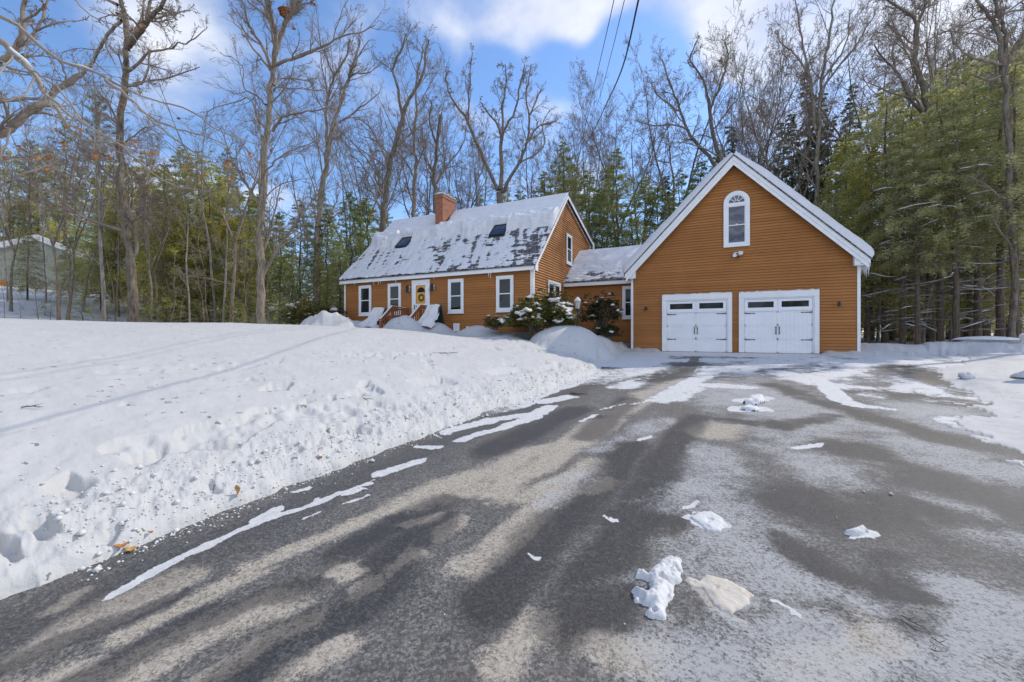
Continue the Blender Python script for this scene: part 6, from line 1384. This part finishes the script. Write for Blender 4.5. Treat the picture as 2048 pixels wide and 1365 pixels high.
ll.new(mth('DIVIDE', sep.outputs[0], den), cb.inputs[0]); ll.new(mth('DIVIDE', sep.outputs[1], den), cb.inputs[1]); cb.inputs[2].default_value = .35
def noi(sc, det, ro, dist=0, off=0):
    n = N('ShaderNodeTexNoise'); n.inputs['Scale'].default_value = sc; n.inputs['Detail'].default_value = det; n.inputs['Roughness'].default_value = ro; n.inputs['Distortion'].default_value = dist
    if off:
        ad = N('ShaderNodeVectorMath', operation='ADD'); ad.inputs[1].default_value = (off, off*.7, 0); ll.new(cb.outputs[0], ad.inputs[0]); ll.new(ad.outputs[0], n.inputs['Vector'])
    else: ll.new(cb.outputs[0], n.inputs['Vector'])
    return n.outputs['Fac']
base = noi(1.6, 9, .58, .25)
acc = None
for px, py, rad, amt in [(300, 30, .14, .4), (400, 130, .10, .2), (220, 230, .12, .15), (560, 180, .12, .15), (690, 60, .10, .3), (20, 190, .08, .25), (840, 10, .10, .35), (950, 35, .10, .5), (1070, 25, .11, .55), (1170, 15, .10, .5), (1160, 60, .05, .35), (1300, 15, .09, .5), (1450, 50, .10, .85), (1500, 60, .08, .6),
                         (1105, 200, .08, .5), (960, 210, .10, .4), (1700, 130, .28, .55), (1900, 150, .3, .6), (1980, 40, .2, .5), (1600, 200, .16, .45), (700, 260, .18, .35), (300, 330, .3, .3), (1250, 200, .05, .3), (1820, -50, .2, .4),
                         (80, 90, .13, -.5), (980, 150, .07, -.6), (1120, 130, .07, -.6), (1300, 120, .11, -.7), (1240, 90, .06, -.6), (860, 130, .07, -.4), (1400, 200, .1, -.3), (1610, 15, .05, -.4), (790, 100, .06, -.3)]:
    a, b = ray(px); v = Vector((a, b, (CY-py)/F)).normalized()
    d = N('ShaderNodeVectorMath', operation='DISTANCE'); ll.new(tc.outputs['Generated'], d.inputs[0]); d.inputs[1].default_value = v
    mr = N('ShaderNodeMapRange', interpolation_type='SMOOTHSTEP'); mr.inputs[1].default_value = rad*1.25; mr.inputs[2].default_value = rad*.15; mr.inputs[3].default_value = 0; mr.inputs[4].default_value = amt*.55
    if amt < 0: pass
    ll.new(d.outputs['Value'], mr.inputs[0]); acc = mr.outputs[0] if acc is None else mth('ADD', acc, mr.outputs[0])
acc = mth('MAXIMUM', mth('MINIMUM', acc, .42), -.4)
dtb = N('ShaderNodeVectorMath', operation='DOT_PRODUCT'); ll.new(tc.outputs['Generated'], dtb.inputs[0]); dtb.inputs[1].default_value = Vector((.25, -.92, .30)).normalized()
bk = N('ShaderNodeMapRange', interpolation_type='SMOOTHSTEP'); bk.inputs[1].default_value = .1; bk.inputs[2].default_value = .6; bk.inputs[4].default_value = .35; ll.new(dtb.outputs['Value'], bk.inputs[0])  # extra cloud out of view, added as fill from behind
dens = mth('ADD', mth('ADD', mth('MULTIPLY', mth('SUBTRACT', base, .5), 1.5), acc), bk.outputs[0])
mr = N('ShaderNodeMapRange', interpolation_type='SMOOTHSTEP'); mr.inputs[1].default_value = .06; mr.inputs[2].default_value = .55; ll.new(dens, mr.inputs[0])
hz = N('ShaderNodeMapRange', interpolation_type='SMOOTHSTEP'); hz.inputs[1].default_value = .35; hz.inputs[2].default_value = .0; hz.inputs[3].default_value = 0; hz.inputs[4].default_value = .28; ll.new(sep.outputs[2], hz.inputs[0])
fac = mth('MAXIMUM', mth('MULTIPLY', mr.outputs[0], .92), hz.outputs[0])
sh = noi(1.3, 6, .6, .1, 3.3); rampc = N('ShaderNodeValToRGB'); ll.new(mth('ADD', mth('MULTIPLY', sh, .9), mth('MULTIPLY', dens, .22)), rampc.inputs[0])
rampc.color_ramp.elements[0].position = .40; rampc.color_ramp.elements[0].color = (.46, .53, .74, 1); rampc.color_ramp.elements[1].position = .62; rampc.color_ramp.elements[1].color = (.93, .94, .96, 1)
dt = N('ShaderNodeVectorMath', operation='DOT_PRODUCT'); ll.new(tc.outputs['Generated'], dt.inputs[0]); dt.inputs[1].default_value = Vector((.25, -.92, .30)).normalized()
opp = N('ShaderNodeMapRange', interpolation_type='SMOOTHSTEP'); opp.inputs[1].default_value = .05; opp.inputs[2].default_value = .75; ll.new(dt.outputs['Value'], opp.inputs[0])   # added fill light: unseen cloud bank brightened behind the viewer
ll.new(rampc.outputs[0], bg2.inputs[0]); ll.new(mth('ADD', mth('MULTIPLY', opp.outputs[0], .5), 1.1), bg2.inputs[1])
ll.new(fac, mixs.inputs[0]); ll.new(bg.outputs[0], mixs.inputs[1]); ll.new(bg2.outputs[0], mixs.inputs[2]); ll.new(mixs.outputs[0], out.inputs[0])
ld = bpy.data.lights.new('sun', 'SUN'); ld.energy = 2.9; ld.angle = R(.5); ld.color = (1, .90, .74)
so = bpy.data.objects.new('sun', ld); C.objects.link(so); so.rotation_euler = SUN.to_track_quat('Z', 'Y').to_euler(); so.location = (20, 30, 40)
cd = bpy.data.cameras.new('camera'); cam = bpy.data.objects.new('camera', cd); C.objects.link(cam); scene.camera = cam
cam.location = (0, 0, H); cam.rotation_euler = (R(90), 0, TH); cd.sensor_width = 36; cd.lens = F/2048*36; cd.shift_y = -(682.5-CY)/2048; cd.clip_start = .05; cd.clip_end = 2000
vs = scene.view_settings; vs.view_transform = 'Standard'; vs.look = 'None'; vs.exposure = .14; vs.gamma = 1; vs.use_curve_mapping = False
